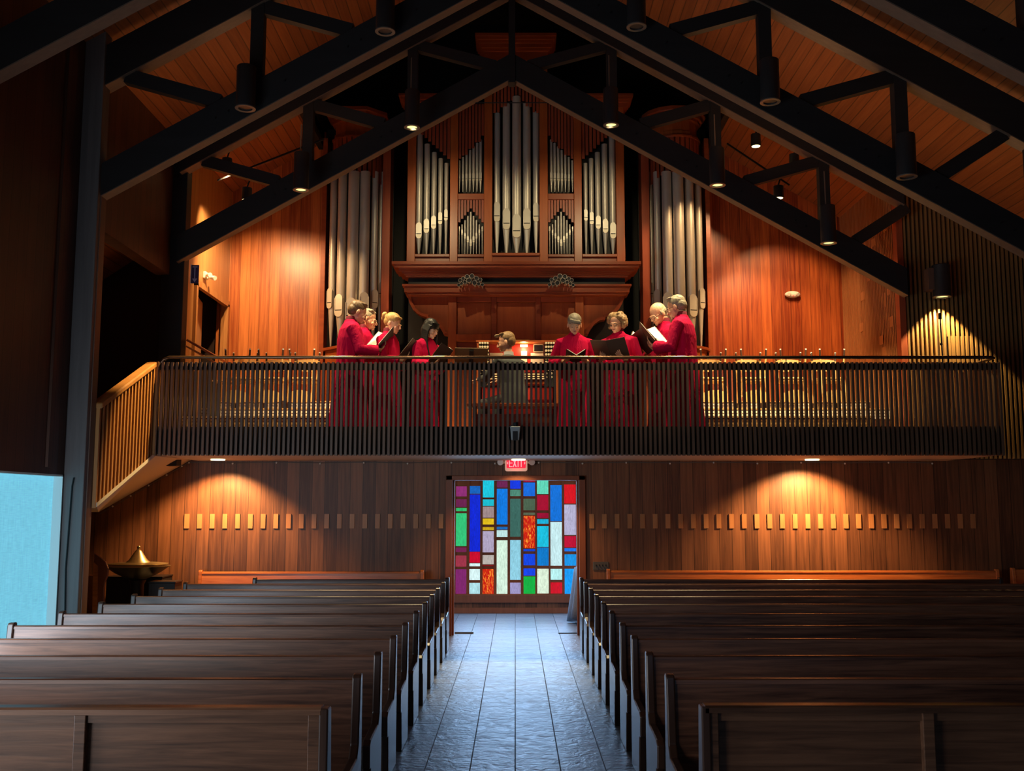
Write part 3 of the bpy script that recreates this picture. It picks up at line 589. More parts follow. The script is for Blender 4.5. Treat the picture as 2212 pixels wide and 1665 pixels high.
# soffit downlights
for (px, e, s) in ((470, 420, 118), (1755, 480, 126), (1120, 140, 110)):
    X = ax(px, 988, 14.6); spot((X, 14.62, 2.515), (X - 0.03 if px != 1120 else X, 15.05, 1.2), e, s, 0.55, (1.0, 0.54, 0.21))
    t = tag(MB().lathe([(0.10, 0.0), (0.10, 0.02), (0.001, 0.02)], (X, 14.62, 2.532), 20).build('recessed_downlight', 'glow'), {470: 'recessed downlight under the loft above the left pew', 1755: 'recessed downlight under the loft above the right pews', 1120: 'recessed downlight under the loft above the exit sign'}[px], 'ceiling light', 'recessed downlights under the loft')
# added uplights without fixtures, standing in for warm bounce on the roof boards
for (x_, y_, z_, e_) in ((-3.0, 13.0, 6.7, 12), (3.2, 12.9, 6.5, 20), (5.6, 12.9, 5.2, 12), (-3.2, 10.0, 6.6, 2.5), (4.6, 10.0, 5.7, 5)):
    spot((x_, y_, z_), (x_ * 1.12, y_, z_ + 2), e_, 165, 0.4, (1.0, 0.5, 0.22), 0.3)

# ================================================================== LOFT RAILING AND STAIR RAILING
XA, XB = -4.74, 6.43
rl = thing('loft_railing', ((XA + XB) / 2, YR, 2.55), 'long dark slatted railing across the front of the organ loft', 'railing')
m = MB(); x = XA
while x < XB: m.box(x, x + 0.031, YR - 0.05, YR + 0.01, 2.54, 3.775); x += 0.0625
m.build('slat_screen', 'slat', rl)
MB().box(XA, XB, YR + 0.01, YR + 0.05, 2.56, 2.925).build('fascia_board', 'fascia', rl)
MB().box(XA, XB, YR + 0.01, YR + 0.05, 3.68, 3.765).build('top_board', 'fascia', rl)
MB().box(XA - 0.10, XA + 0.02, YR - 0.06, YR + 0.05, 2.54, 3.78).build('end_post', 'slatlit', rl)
m = MB(); hz = 3.845
m.tube([(XA + 0.03, YR, hz - 0.08), (XA + 0.07, YR, hz - 0.03), (XA + 0.14, YR, hz), (0, YR, hz), (6.33, YR, hz), (6.38, YR + 0.05, hz), (6.38, 14.66, hz)], 0.021, 10)
m.build('handrail', 'rail', rl, smooth=True)
m = MB()
for k in range(9): xx = -4.2 + k * 1.3; m.tube([(xx, YR + 0.02, 3.76), (xx, YR, hz)], 0.006, 6)
m.tube([(6.38, 14.0, 3.6), (6.38, 14.0, hz)], 0.006, 6)
m.build('rail_bracket', 'blackm', rl)
# return of the railing at the right end
m = MB(); y = YR + 0.05
while y < YS: m.box(6.37, 6.41, y, y + 0.031, 2.56, 3.775); y += 0.0625
m.build('return_slats', 'slat', rl)
# stair railing falls towards the camera on the left
sr = thing('stair_railing', (-4.76, 11.65, 1.87), 'sloping orange lit stair railing at the left end of the loft', 'railing')
y0, y1 = 11.62, 13.30
bz = lambda y: 1.87 + (y - y0) / (y1 - y0) * (2.53 - 1.87)
tz = lambda y: 3.02 + (y - y0) / (y1 - y0) * (3.72 - 3.02)
m = MB(); n = 17
for k in range(n):
    y = y0 + (y1 - y0) * k / (n - 1)
    m.prism([(y - 0.02, bz(y - 0.02)), (y + 0.02, bz(y + 0.02)), (y + 0.02, tz(y + 0.02)), (y - 0.02, tz(y - 0.02))], 'X', -4.80, -4.75)
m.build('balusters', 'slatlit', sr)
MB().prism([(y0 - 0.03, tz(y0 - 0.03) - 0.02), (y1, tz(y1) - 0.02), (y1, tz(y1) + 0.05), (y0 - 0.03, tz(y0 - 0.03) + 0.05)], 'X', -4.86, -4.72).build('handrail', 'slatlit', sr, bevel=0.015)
MB().prism([(y0, bz(y0) + 0.55), (y1, bz(y1) + 0.55), (y1, bz(y1) + 0.60), (y0, bz(y0) + 0.60)], 'X', -4.86, -4.81).build('middle_rail', 'redback', sr)
MB().prism([(y0, bz(y0)), (y1, bz(y1)), (y1, bz(y1) + 0.55), (y0, bz(y0) + 0.55)], 'X', -4.90, -4.86).build('stringer', 'redback', sr)
# winding underside of the stair
P1 = Vector((-4.73, YR, 2.535)); P2 = Vector((-4.74, 11.62, 1.875)); P3 = Vector((-4.82, YB, 2.57)); P4 = Vector((-6.17, YB, 1.79)); P5 = Vector((-6.6, 11.62, 1.85))
U = Vector((0, 0, 0.05)); m = MB()
m.add([P1, P2, P4, P3, P1 + U, P2 + U, P4 + U, P3 + U], [(0, 1, 2), (0, 2, 3), (4, 6, 5), (4, 7, 6), (0, 4, 5, 1), (2, 6, 7, 3), (0, 3, 7, 4), (1, 5, 6, 2)])
m.add([P2, P5, P4, P2 + U, P5 + U, P4 + U], [(0, 1, 2), (3, 5, 4), (0, 3, 4, 1), (1, 4, 5, 2), (2, 5, 3, 0)])
struct(m.build('trim_11', 'soffit'))
# cable clipped along the edge of the soffit
m = MB(); pts = [(-6.15, YB - 0.02, 1.76), (-4.85, YB - 0.02, 2.53)] + [(-4.85 + k * 0.65, YB - 0.02, 2.53 - (0.012 if k % 2 else 0)) for k in range(1, 18)]
m.tube(pts, 0.006, 6); cb = tag(m.build('cable', 'cable', smooth=True), 'thin grey cable clipped along the wall just under the loft', 'cable')
k_ = MB()
for i, p in enumerate(pts[1:]): k_.ell((p[0], YB - 0.03, p[2] - 0.01), (0.014, 0.014, 0.014), 8, 6)
for f in (0.15, 0.35, 0.55, 0.75, 0.92): k_.ell((-6.15 + 1.3 * f, YB - 0.03, 1.76 + 0.77 * f), (0.014, 0.014, 0.014), 8, 6)
k_.build('cable_clips', 'white', cb, smooth=True)

# grey camera unit on the front of the loft
p = at(1113, 951, YR - 0.09)
cu = thing('camera_unit', (p.x, p.y, p.z), 'small grey device with black window hung on the loft front', 'camera')
zt = az(921, YR - 0.09); w0, w1 = 0.067, 0.052
M1 = MB(); M1.prism([(p.x - w1, p.z), (p.x + w1, p.z), (p.x + w0, zt), (p.x - w0, zt)], 'Y', YR - 0.16, YR - 0.06); M1.build('housing', 'grey', cu, bevel=0.012)
MB().box(p.x - 0.032, p.x + 0.032, YR - 0.166, YR - 0.15, p.z - 0.004, p.z + 0.115).build('window', 'black', cu)
MB().lathe([(0.03, 0), (0.028, 0.05), (0.001, 0.055)], (p.x + 0.005, YR - 0.1, zt), 14).build('knob', 'black', cu, smooth=True)
MB().tube([(p.x - 0.05, YR - 0.07, zt + 0.02), (p.x - 0.10, YR - 0.08, zt - 0.02), (p.x - 0.095, YR - 0.08, zt - 0.1), (p.x - 0.07, YR - 0.07, zt - 0.22), (p.x - 0.07, YR - 0.06, 2.57)], 0.005, 6).build('cord', 'cable', cu, smooth=True)

# EXIT sign with two lamp heads
p = at(1115, 1017, YB - 0.06); ex = thing('exit_sign', (p.x, YB - 0.06, p.z), 'glowing red EXIT sign with two lamp heads above the opening', 'sign')
W, Hh = 0.165, 0.205; z0 = p.z - 0.005
def rrect(w, h, r, n=5):
    out = []
    for (sx, sy, a0) in ((1, 1, 0), (-1, 1, 90), (-1, -1, 180), (1, -1, 270)):
        for k in range(n + 1):
            a = math.radians(a0 + 90 * k / n); out.append((sx * (w - r) + r * math.cos(a), sy * (h - r) + r * math.sin(a)))
    return out
MB().prism([(p.x + a, z0 + Hh / 2 + b) for a, b in rrect(W, Hh / 2, 0.03)], 'Y', YB - 0.11, YB - 0.005).build('housing', plain('exit_housing', (0.85, 0.75, 0.6), 0.4, 0, 0.25, (1.0, 0.62, 0.4)), ex)
MB().prism([(p.x + a, z0 + 0.12 + b) for a, b in rrect(W * 0.86, 0.075, 0.015)], 'Y', YB - 0.114, YB - 0.108).build('red_face', plain('exit_red', (0.5, 0.01, 0.03), 0.4, 0, 1.0, (0.75, 0.01, 0.045)), ex)
m = MB(); ly0, ly1 = YB - 0.119, YB - 0.113; lz0, lz1 = z0 + 0.06, z0 + 0.18; st = 0.013
def lbox(a, b, c, d): m.box(p.x + a, p.x + b, ly0, ly1, c, d)
lbox(-0.105, -0.105 + st, lz0, lz1); [lbox(-0.105, -0.055, z, z + st) for z in (lz0, (lz0 + lz1) / 2 - st / 2, lz1 - st)]
for s in (-1, 1):
    m.prism([(p.x - 0.022 - s * 0.022 - 0.008, lz0), (p.x - 0.022 - s * 0.022 + 0.008, lz0), (p.x - 0.022 + s * 0.022 + 0.008, lz1), (p.x - 0.022 + s * 0.022 - 0.008, lz1)], 'Y', ly0, ly1)
lbox(0.022, 0.022 + st, lz0, lz1); lbox(0.075 - st / 2, 0.075 + st / 2, lz0, lz1); lbox(0.05, 0.10, lz1 - st, lz1)
for s in (-1, 1):
    m.prism([(p.x + s * 0.118, z0 + 0.145), (p.x + s * 0.118, z0 + 0.095), (p.x + s * 0.138, z0 + 0.12)], 'Y', ly0, ly1)
m.build('lettering', plain('exit_letters', (1, 0.5, 0.5), 0.4, 0, 1.0, (1.0, 0.30, 0.30)), ex)
for s in (-1, 1):
    hd = MB(); c = Vector((p.x + s * 0.225, YB - 0.09, z0 + 0.135))
    hd.tube([c + Vector((-s * 0.07, 0.03, 0)), c + Vector((0, 0.03, -0.01))], 0.018, 10)
    hd.tube([c + Vector((0, 0.05, 0)), c + Vector((0, 0.02, 0)), c + Vector((s * 0.01, -0.03, -0.005))], [0.02, 0.042, 0.045], 16)
    hd.build('lamp_head', 'white', ex, smooth=True)
point((p.x, YB - 0.2, z0 + 0.1), 0.5, (1, 0.05, 0.1), 0.05)
# emergency sign on the loft back wall
p = at(1712, 636, WY - 0.06); t = thing('emergency_light', tuple(p), 'white oval emergency light on the bright right loft wall', 'emergency light')
MB().ell(p, (0.135, 0.06, 0.06), 20, 10).build('housing', 'white', t, smooth=True)
for s in (-1, 1): MB().tube([p + Vector((s * 0.07, -0.05, 0.0)), p + Vector((s * 0.08, -0.07, -0.01))], [0.035, 0.03], 14).build('lamp_head', 'white', t, smooth=True)
MB().ell(p + Vector((0.0, -0.058, -0.035)), (0.012, 0.006, 0.006), 8, 6).build('indicator', plain('led_red', (1, 0, 0), 0.4, 0, 3, (1, 0.02, 0.02)), t)
# emergency lamp and arrow sign on the left loft wall
p = at(446, 596, 15.9); p.x = -4.93; t = thing('emergency_light', tuple(p), 'white twin head emergency light on the left loft wall above the door', 'emergency light')
MB().box(-4.95, -4.90, p.y - 0.08, p.y + 0.08, p.z - 0.05, p.z + 0.06).build('housing', 'white', t, bevel=0.01)
for s in (0, 1): MB().tube([(-4.9, p.y - 0.05 + 0.1 * s, p.z), (-4.82 + 0.05 * s, p.y - 0.12 + 0.1 * s, p.z - 0.01 - s * 0.03)], [0.022, 0.038], 16).build('lamp_head', 'white', t, smooth=True)
p0 = at(422, 612, 14.5); t = thing('arrow_sign', tuple(p0), 'narrow purple sign with a white arrow pointing down beside the loft door', 'sign')
zb_, zt_ = p0.z, az(573, 14.5); xa_, xb_ = ax(414, 590, 14.5), ax(430, 590, 14.5)
MB().box(xa_, xb_, 14.48, 14.50, zb_, zt_).build('plate', plain('sign_purple', (0.06, 0.035, 0.10), 0.4), t)
MB().box(xa_ - 0.008, xa_, 14.47, 14.51, zb_ - 0.01, zt_ + 0.01).build('edge', 'white', t)
xc = (xa_ + xb_) / 2; pw_ = plain('sign_print', (0.45, 0.38, 0.55), 0.5)
a = MB(); a.box(xc - 0.006, xc + 0.006, 14.472, 14.48, zb_ + 0.05, zt_ - 0.04); a.prism([(xc, zb_ + 0.012), (xc + 0.035, zb_ + 0.065), (xc - 0.035, zb_ + 0.065)], 'Y', 14.472, 14.48)
a.box(xc - 0.035, xc + 0.035, 14.472, 14.48, zt_ - 0.035, zt_ - 0.022); a.build('arrow', pw_, t)
# wall switch plate
p = at(1298, 1231, YB - 0.01); t = thing('light_switch', tuple(p), 'four gang metal switch plate right of the opening', 'switch')
zt_ = az(1213, YB); MB().box(p.x - 0.115, p.x + 0.115, YB - 0.012, YB, p.z, zt_).build('plate', 'switch', t, bevel=0.003)
for k in range(4): xx = p.x - 0.07 + k * 0.047; MB().box(xx - 0.006, xx + 0.006, YB - 0.035, YB - 0.01, (p.z + zt_) / 2 - 0.005, (p.z + zt_) / 2 + 0.02).build('toggle', 'black', t)
# small wooden blocks along the rear wall
zb_, zt_ = az(1141, YB), az(1110, YB)
xs = [404 + 27.45 * k for k in range(21)] + [1278 + 27.45 * k for k in range(31)]
for i, px in enumerate(xs):
    X = ax(px, 1125, YB)
    o = MB().box(X - 0.035, X + 0.035, YB - 0.016, YB + 0.001, zb_, zt_).build('wall_block', 'block')
    side = 'left' if px < 1000 else 'right'
    tag(o, ('light wooden block on the wall %s of the opening, in the row at head height' % side), 'wall block', 'light blocks on the wall %s of the opening' % side)

# ================================================================== PEWS
def pew(x0, x1, Y, label, group, mb='pew', me_='pewend', H=0.93, ends=(1, 1)):
    t = thing('pew', ((x0 + x1) / 2, Y - 0.2, 0), label, 'pew', group)
    prof = [(Y + 0.045, H), (Y + 0.05, 0), (Y - 0.40, 0), (Y - 0.44, 0.30), (Y - 0.49, 0.31), (Y - 0.50, 0.45), (Y - 0.45, 0.475), (Y - 0.12, 0.50), (Y - 0.07, 0.56), (Y - 0.03, H - 0.01), (Y - 0.015, H + 0.005), (Y + 0.03, H + 0.008)]
    if ends[0]: MB().prism(prof, 'X', x0 - 0.05, x0).build('end_panel', me_, t, bevel=0.012)
    if ends[1]: MB().prism(prof, 'X', x1, x1 + 0.05).build('end_panel', me_, t, bevel=0.012)
    MB().prism([(Y - 0.012, H - 0.03), (Y + 0.022, H - 0.03), (Y - 0.02, 0.36), (Y - 0.07, 0.36)], 'X', x0, x1).build('backrest', mb, t)
    MB().prism([(Y - 0.022, H - 0.045), (Y - 0.018, H - 0.025), (Y - 0.005, H - 0.018), (Y + 0.03, H - 0.018), (Y + 0.035, H - 0.045)], 'X', x0, x1).build('top_rail', mb, t)
    MB().prism([(Y - 0.47, 0.40), (Y - 0.05, 0.37), (Y - 0.05, 0.405), (Y - 0.46, 0.435)], 'X', x0, x1).build('seat', mb, t, bevel=0.008)
    return t
rows = [5.99, 6.88, 7.73, 8.56, 9.49, 10.39, 11.27, 12.11, 13.01, 13.80]
ordn = ['nearest', 'second', 'third', 'fourth', 'fifth', 'sixth', 'seventh', 'eighth', 'ninth', 'tenth and furthest']
for i, Y in enumerate(rows):
    xl = -4.12 if i < 9 else -3.45
    pew(xl, -0.93, Y, 'dark pew left of the aisle, %s behind the front panel%s' % (ordn[i], ', shorter' if i == 9 else ''), 'dark pews left of the aisle')
    pew(0.91, 6.45, Y, 'dark wooden pew right of the aisle, %s behind the front panel' % ordn[i], 'dark pews right of the aisle')
YP = 14.95
def ap(px): return ax(px, 1240, YP)
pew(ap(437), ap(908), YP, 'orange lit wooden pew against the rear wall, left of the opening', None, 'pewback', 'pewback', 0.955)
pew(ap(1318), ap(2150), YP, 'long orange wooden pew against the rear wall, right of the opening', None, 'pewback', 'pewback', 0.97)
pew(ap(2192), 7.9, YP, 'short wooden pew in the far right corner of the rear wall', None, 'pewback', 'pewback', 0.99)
def screen(x0, x1, xs, Y, label, e):
    t = thing('pew_front_panel', ((x0 + x1) / 2, Y, 0), label, 'pew front')
    MB().prism([(Y - 0.03, 0.90), (Y - 0.03, 0.925), (Y - 0.02, 0.935), (Y + 0.05, 0.935), (Y + 0.06, 0.90)], 'X', x0, x1).build('top_rail', 'pewfront', t)
    MB().box(x0, x1, Y + 0.02, Y + 0.04, 0.06, 0.90).build('panel', 'pewfront', t)
    MB().box(x0, x1, Y - 0.01, Y + 0.05, 0.0, 0.10).build('base_rail', 'pewfront', t)
    MB().box(x0, x1, Y - 0.005, Y + 0.04, 0.86, 0.90).build('upper_rail', 'pewfront', t)
    for x in xs: MB().box(x - 0.028, x + 0.028, Y - 0.02, Y + 0.05, 0.0, 0.90).build('stile', 'pewfront', t, bevel=0.004)
    prof = [(Y - 0.03, 0), (Y - 0.03, 0.93), (Y + 0.06, 0.93), (Y + 0.09, 0.6), (Y + 0.12, 0.5), (Y + 0.12, 0)]
    MB().prism(prof, 'X', e, e + 0.045).build('end_panel', 'pewend', t, bevel=0.008)
screen(-4.17, -0.93, [-4.14, -3.24, -2.085, -0.965], 5.05, 'low dark panelled pew front at the bottom left', -0.94)
screen(0.92, 6.5, [0.955, 2.0, 3.05, 4.1, 5.2, 6.4], 5.10, 'low dark panelled pew front at the bottom right', 0.90)

# ================================================================== FONT AND THINGS BY THE LEFT COLUMN
p = at(298, 1222, 14.2)
ft = thing('baptismal_font', (p.x, 14.2, 0), 'bronze bowl font with a pointed conical lid on a black pedestal', 'font')
z = p.z
MB().lathe([(0.06, z - 0.20), (0.14, z - 0.17), (0.30, z - 0.09), (0.40, z - 0.02), (0.435, z), (0.42, z + 0.004), (0.25, z - 0.05), (0.001, z - 0.08)], (p.x, 14.2, 0), 40).build('bowl', 'bronze', ft, smooth=True)
MB().lathe([(0.39, z + 0.020), (0.40, z + 0.030), (0.30, z + 0.042), (0.16, z + 0.050), (0.155, z + 0.055), (0.12, z + 0.085), (0.045, z + 0.20), (0.02, z + 0.225), (0.001, z + 0.23)], (p.x, 14.2, 0), 40).build('lid', 'brass', ft, smooth=True)
MB().ell((p.x, 14.2, z + 0.25), (0.024, 0.024, 0.026), 12, 8).build('finial', 'brass', ft, smooth=True)
MB().lathe([(0.20, 0), (0.20, 0.03), (0.11, 0.06), (0.09, 0.3), (0.09, z - 0.25), (0.12, z - 0.19)], (p.x, 14.2, 0), 24).build('pedestal', 'black', ft, smooth=True)
def cabinet(pxa, pxb, pyt, Y, d, label):
    x0, x1, zt = ax(pxa, pyt, Y), ax(pxb, pyt, Y), az(pyt, Y)
    t = thing('black_cabinet', ((x0 + x1) / 2, Y, 0), label, 'cabinet')
    MB().box(x0, x1, Y, Y + d, 0.03, zt - 0.02).build('body', 'black', t, bevel=0.006); MB().box(x0 - 0.01, x1 + 0.01, Y - 0.012, Y + d, zt - 0.02, zt).build('top', 'blackm', t, bevel=0.004)
    m = MB(); [m.box(a, a + 0.04, Y + b, Y + b + 0.04, 0, 0.04) for a in (x0 + 0.03, x1 - 0.07) for b in (0.03, d - 0.07)]; m.build('feet', 'black', t)
cabinet(230, 350, 1245, 14.65, 0.45, 'black cabinet standing behind the bronze font')
cabinet(321, 378, 1256, 13.9, 0.3, 'smaller black cabinet right of the font pedestal')
# curved stall end
Yc = 13.6; t = thing('stall_end', (ax(222, 1300, Yc), Yc, 0), 'curved orange brown wooden stall end beside the left column', 'stall')
def q(px, py): v = at(px, py, Yc); return (v.x, v.z)
pr_ = [q(203, 1194), q(216, 1203), q(227, 1213), q(233, 1228), q(232, 1243), q(226, 1258), q(224, 1275)] ; pr_ += [(pr_[-1][0], 0.0), (q(200, 1300)[0], 0.0)]
MB().prism(pr_, 'Y', Yc, Yc + 0.05).build('end_panel', 'door', t, bevel=0.01)
pi_ = [q(203, 1214), q(212, 1222), q(211, 1300)] ; pi_ += [(pi_[-1][0], 0.1), (q(203, 1300)[0], 0.1)]
MB().prism(pi_, 'Y', Yc - 0.02, Yc).build('raised_panel', 'pewback', t)
MB().box(-5.95, pr_[-1][0] - 0.05, Yc + 0.05, Yc + 0.45, 0.38, 0.43).build('seat', 'door', t)
MB().box(-5.95, pr_[-1][0] - 0.05, Yc + 0.42, Yc + 0.46, 0.0, 0.95).build('backrest', 'door', t)

# ---- cloth covered table beyond the opening
cx_, cy_ = 1.27, 16.75
t = thing('round_table', (cx_, cy_, 0), 'small round table under a grey cloth right of the stained glass', 'table')
MB().lathe([(0.3, 0.86), (0.3, 0.885), (0.001, 0.885)], (cx_, cy_, 0), 24).build('tabletop', 'door', t)
MB().lathe([(0.16, 0), (0.03, 0.04), (0.03, 0.86)], (cx_, cy_, 0), 16).build('pedestal', 'door', t, smooth=True)
m = MB(); rings = []; n = 72
for (r, z, a_) in ((0.02, 0.90, 0), (0.29, 0.90, 0), (0.31, 0.885, 0.005), (0.315, 0.80, 0.015), (0.335, 0.55, 0.03), (0.36, 0.3, 0.045), (0.385, 0.06, 0.06)):
    rings.append([Vector((cx_ + (r + a_ * math.sin(9 * k * 2 * PI / n)) * math.cos(2 * PI * k / n), cy_ + (r + a_ * math.sin(9 * k * 2 * PI / n)) * math.sin(2 * PI * k / n), z + (0.05 * math.sin(4 * k * 2 * PI / n) if z < 0.1 else 0))) for k in range(n)])
m.loft(rings); tag(m.build('tablecloth', 'cloth', smooth='all'), 'grey draped cloth hanging to the floor beyond the opening', 'tablecloth')
tag(MB().box(-0.9, -0.62, YB + 0.25, YB + 0.29, 0.0, 0.022).build('floor_stop', 'cable', bevel=0.004), 'short metal bar on the tiles at the left side of the opening', 'door stop')
tag(MB().box(0.64, 0.92, YB + 0.25, YB + 0.29, 0.0, 0.012).build('floor_stop', 'blackm', bevel=0.004), 'short dark bar on the tiles at the right side of the opening', 'door stop')

# ================================================================== ORGAN
OY = 16.5
og = thing('pipe_organ', (0, OY, ZF), 'tall mahogany pipe organ with silver pipes filling the middle of the loft', 'organ')
def X(px, Y=OY): return (px - CX) / F * (Y * math.cos(PITCH) + 4.0 * math.sin(PITCH))
def Zo(py, Y=OY): return az(py, Y)
MX = 1114.5
def both(f):
    for s in (1, -1): f(s)
def mx(px, s): return px if s == 1 else 2 * MX - px
def obox(px0, px1, y0, y1, py0, py1, mb, mi=0):
    a, b = X(px0), X(px1); a, b = min(a, b), max(a, b); mb.box(a, b, y0, y1, Zo(py1), Zo(py0), mi)
def stile(s, px0, px1, py0, py1, y0=OY, y1=OY + 0.35, mat='case', name='case_post', bev=0.006):
    m = MB(); obox(mx(px0, s), mx(px1, s), y0, y1, py0, py1, m); m.build(name, mat, og, bevel=bev)
for s in (1, -1):
    stile(s, 878, 896, 222, 578); stile(s, 971, 988, 222, 578); stile(s, 1045, 1063, 95, 578)
    stile(s, 896, 971, 553, 578, OY + 0.03, OY + 0.08, 'caseh', 'base_panel'); stile(s, 988, 1045, 553, 578, OY + 0.03, OY + 0.08, 'caseh', 'base_panel')
    stile(s, 988, 1045, 417, 430, OY + 0.02, OY + 0.12, 'caseh', 'cross_rail')
    stile(s, 896, 971, 549, 555, OY - 0.02, OY + 0.2, 'caseh', 'pipe_sill'); stile(s, 988, 1045, 549, 555, OY - 0.01, OY + 0.2, 'caseh', 'pipe_sill')
    m = MB()
    for (py0, py1, ex_) in ((208, 213, 16), (213, 218, 12), (218, 223, 8), (223, 232, 3)):
        obox(mx(874 - ex_, s), mx(992 + ex_ * 0.3, s), OY - ex_ * 0.008, OY + 0.4, py0, py1, m)
    m.build('cornice', 'caseh', og)
    m = MB(); obox(mx(878, s), mx(990, s), OY + 0.38, OY + 0.42, 222, 740, m); m.build('back_panel', 'black', og)
    m = MB(); obox(mx(988, s), mx(1045, s), OY + 0.36, OY + 0.42, 222, 580, m); m.build('back_panel', 'black', og)
stile(1, 1063, 1166, 551, 578, OY + 0.0, OY + 0.06, 'caseh', 'base_panel')
stile(1, 1063, 1166, 547, 553, OY - 0.04, OY + 0.2, 'caseh', 'pipe_sill')
m = MB(); obox(1045, 1184, OY + 0.36, OY + 0.42, 100, 580, m); m.build('back_panel', 'black', og)
m = MB()
for (py0, py1, ex_) in ((80, 86, 20), (86, 92, 17), (92, 98, 13), (98, 106, 9), (106, 112, 5), (112, 130, 1)):
    obox(1045 - ex_, 1184 + ex_, OY - ex_ * 0.008, OY + 0.45, py0, py1, m)
m.build('cornice', 'caseh', og)
def opipe(px, wpx, pmt, pmb, ptop, pbase, Y=OY + 0.12, rot=0.0, parent=None, foot=0.35):
    k = (Y * math.cos(PITCH) + 4.2 * math.sin(PITCH)) / F
    x = (px - CX) * (Y * math.cos(PITCH) + (Zo(pmb, Y) - EYE) * math.sin(PITCH)) / F; r = wpx * k / 2
    zb, zt, z1, z0 = Zo(pbase, Y), Zo(ptop, Y), Zo(pmt, Y), Zo(pmb, Y)
    M_ = Matrix.Translation((x, Y, 0)) @ Matrix.Rotation(rot, 4, 'Z'); n = 20 if wpx > 9 else 12
    m = MB(); zf = z0 + (z1 - z0) * 0.12
    m.lathe([(r * foot * 0.8, zb), (r * 0.97, zf), (r, zf + 0.005), (r, zt)], (0, 0, 0), n, M=M_)
    # raised mouth: arched upper lip, dark slot, rounded lower lip
    hs = (z1 - z0); w = r * 0.86; zs = z0 + hs * 0.27
    arch = [(-w, zs + hs * 0.05), (w, zs + hs * 0.05)] + [(w * math.cos(a), z1 - w + w * math.sin(a)) for a in [PI * i / 8 for i in range(9)]]
    m.prism(arch, 'Y', -r * 1.04, -r * 0.4, 0, M=M_)
    m.box(-w, w, -r * 1.0, -r * 0.4, zs - hs * 0.005, zs + hs * 0.05, 2, M=M_)
    lip = [(w, zs), (-w, zs)] + [(-w * math.cos(a), z0 + w * 0.9 - w * 0.9 * math.sin(a)) for a in [PI * i / 8 for i in range(9)]]
    m.prism(lip, 'Y', -r * 1.12, -r * 0.4, 1, M=M_)
    if wpx > 11:
        for sx in (-1, 1): m.box(sx * w - r * 0.07, sx * w + r * 0.07, -r * 1.15, -r * 0.3, zs - hs * 0.1, z1 - w, 0, M=M_)
    return m.build('organ_pipe', ['pipe', 'lip', 'black'], parent or og, smooth=True)
for (px, w_, a, b, tp) in ((1073.5, 14.5, 438, 481, 246), (1094, 17, 452, 498, 226), (1116, 19, 465, 516, 210), (1138, 17, 452, 498, 224), (1158, 14, 440, 481, 243)):
    opipe(px, w_, a, b, tp, 549, Y=OY + 0.02 + abs(px - 1116) * 0.003)
for s in (1, -1):
    for (px, w_, a, b, tp) in ((905, 13.5, 482, 517, 290), (921.5, 12.5, 474, 505, 312), (937, 11.5, 467, 496, 330), (951, 10, 459, 486, 343), (963.5, 8.8, 453, 478, 353)):
        opipe(mx(px, s), w_, a, b, tp, 551, OY + 0.10)
    for k in range(7):
        opipe(mx(992.5 + k * 7.6, s), 4.6 + k * 0.3, 377 - k * 0.8, 392, 347 - k * 7.5, 415, OY + 0.12)
    for k in range(9):
        d = abs(k - 4); opipe(mx(992 + k * 6.2, s), 5.2 - d * 0.5, 517 - d * 7, 532 - d * 8, 458 + d * 9, 551, OY + 0.12)
    # vertical pipe shades above the pipes
    def shades(pa, pb, n, top, fn):
        m = MB(); k = (pb - pa) / n
        for i in range(n):
            a_ = pa + i * k; obox(mx(a_ + k * 0.12, s), mx(a_ + k * 0.88, s), OY + 0.05, OY + 0.07, top, fn(i / (n - 1)), m)
        m.build('pipe_shades', 'shade', og)
    shades(988, 1045, 8, 222, lambda f: 340 - 50 * f + (6 if int(f * 20) % 2 else 0))
    shades(988, 1045, 9, 430, lambda f: 448 + abs(f - 0.5) * 60)
    shades(896, 971, 9, 232, lambda f: 280 + 60 * f)
m = MB()
for i in range(13):
    a_ = 1064 + i * 7.85; f = abs(i - 6) / 6; obox(a_ + 1, a_ + 6.6, OY + 0.0, OY + 0.02, 130, 205 + 38 * f + (5 if i % 2 else 0), m)
m.build('pipe_shades', 'shade', og)
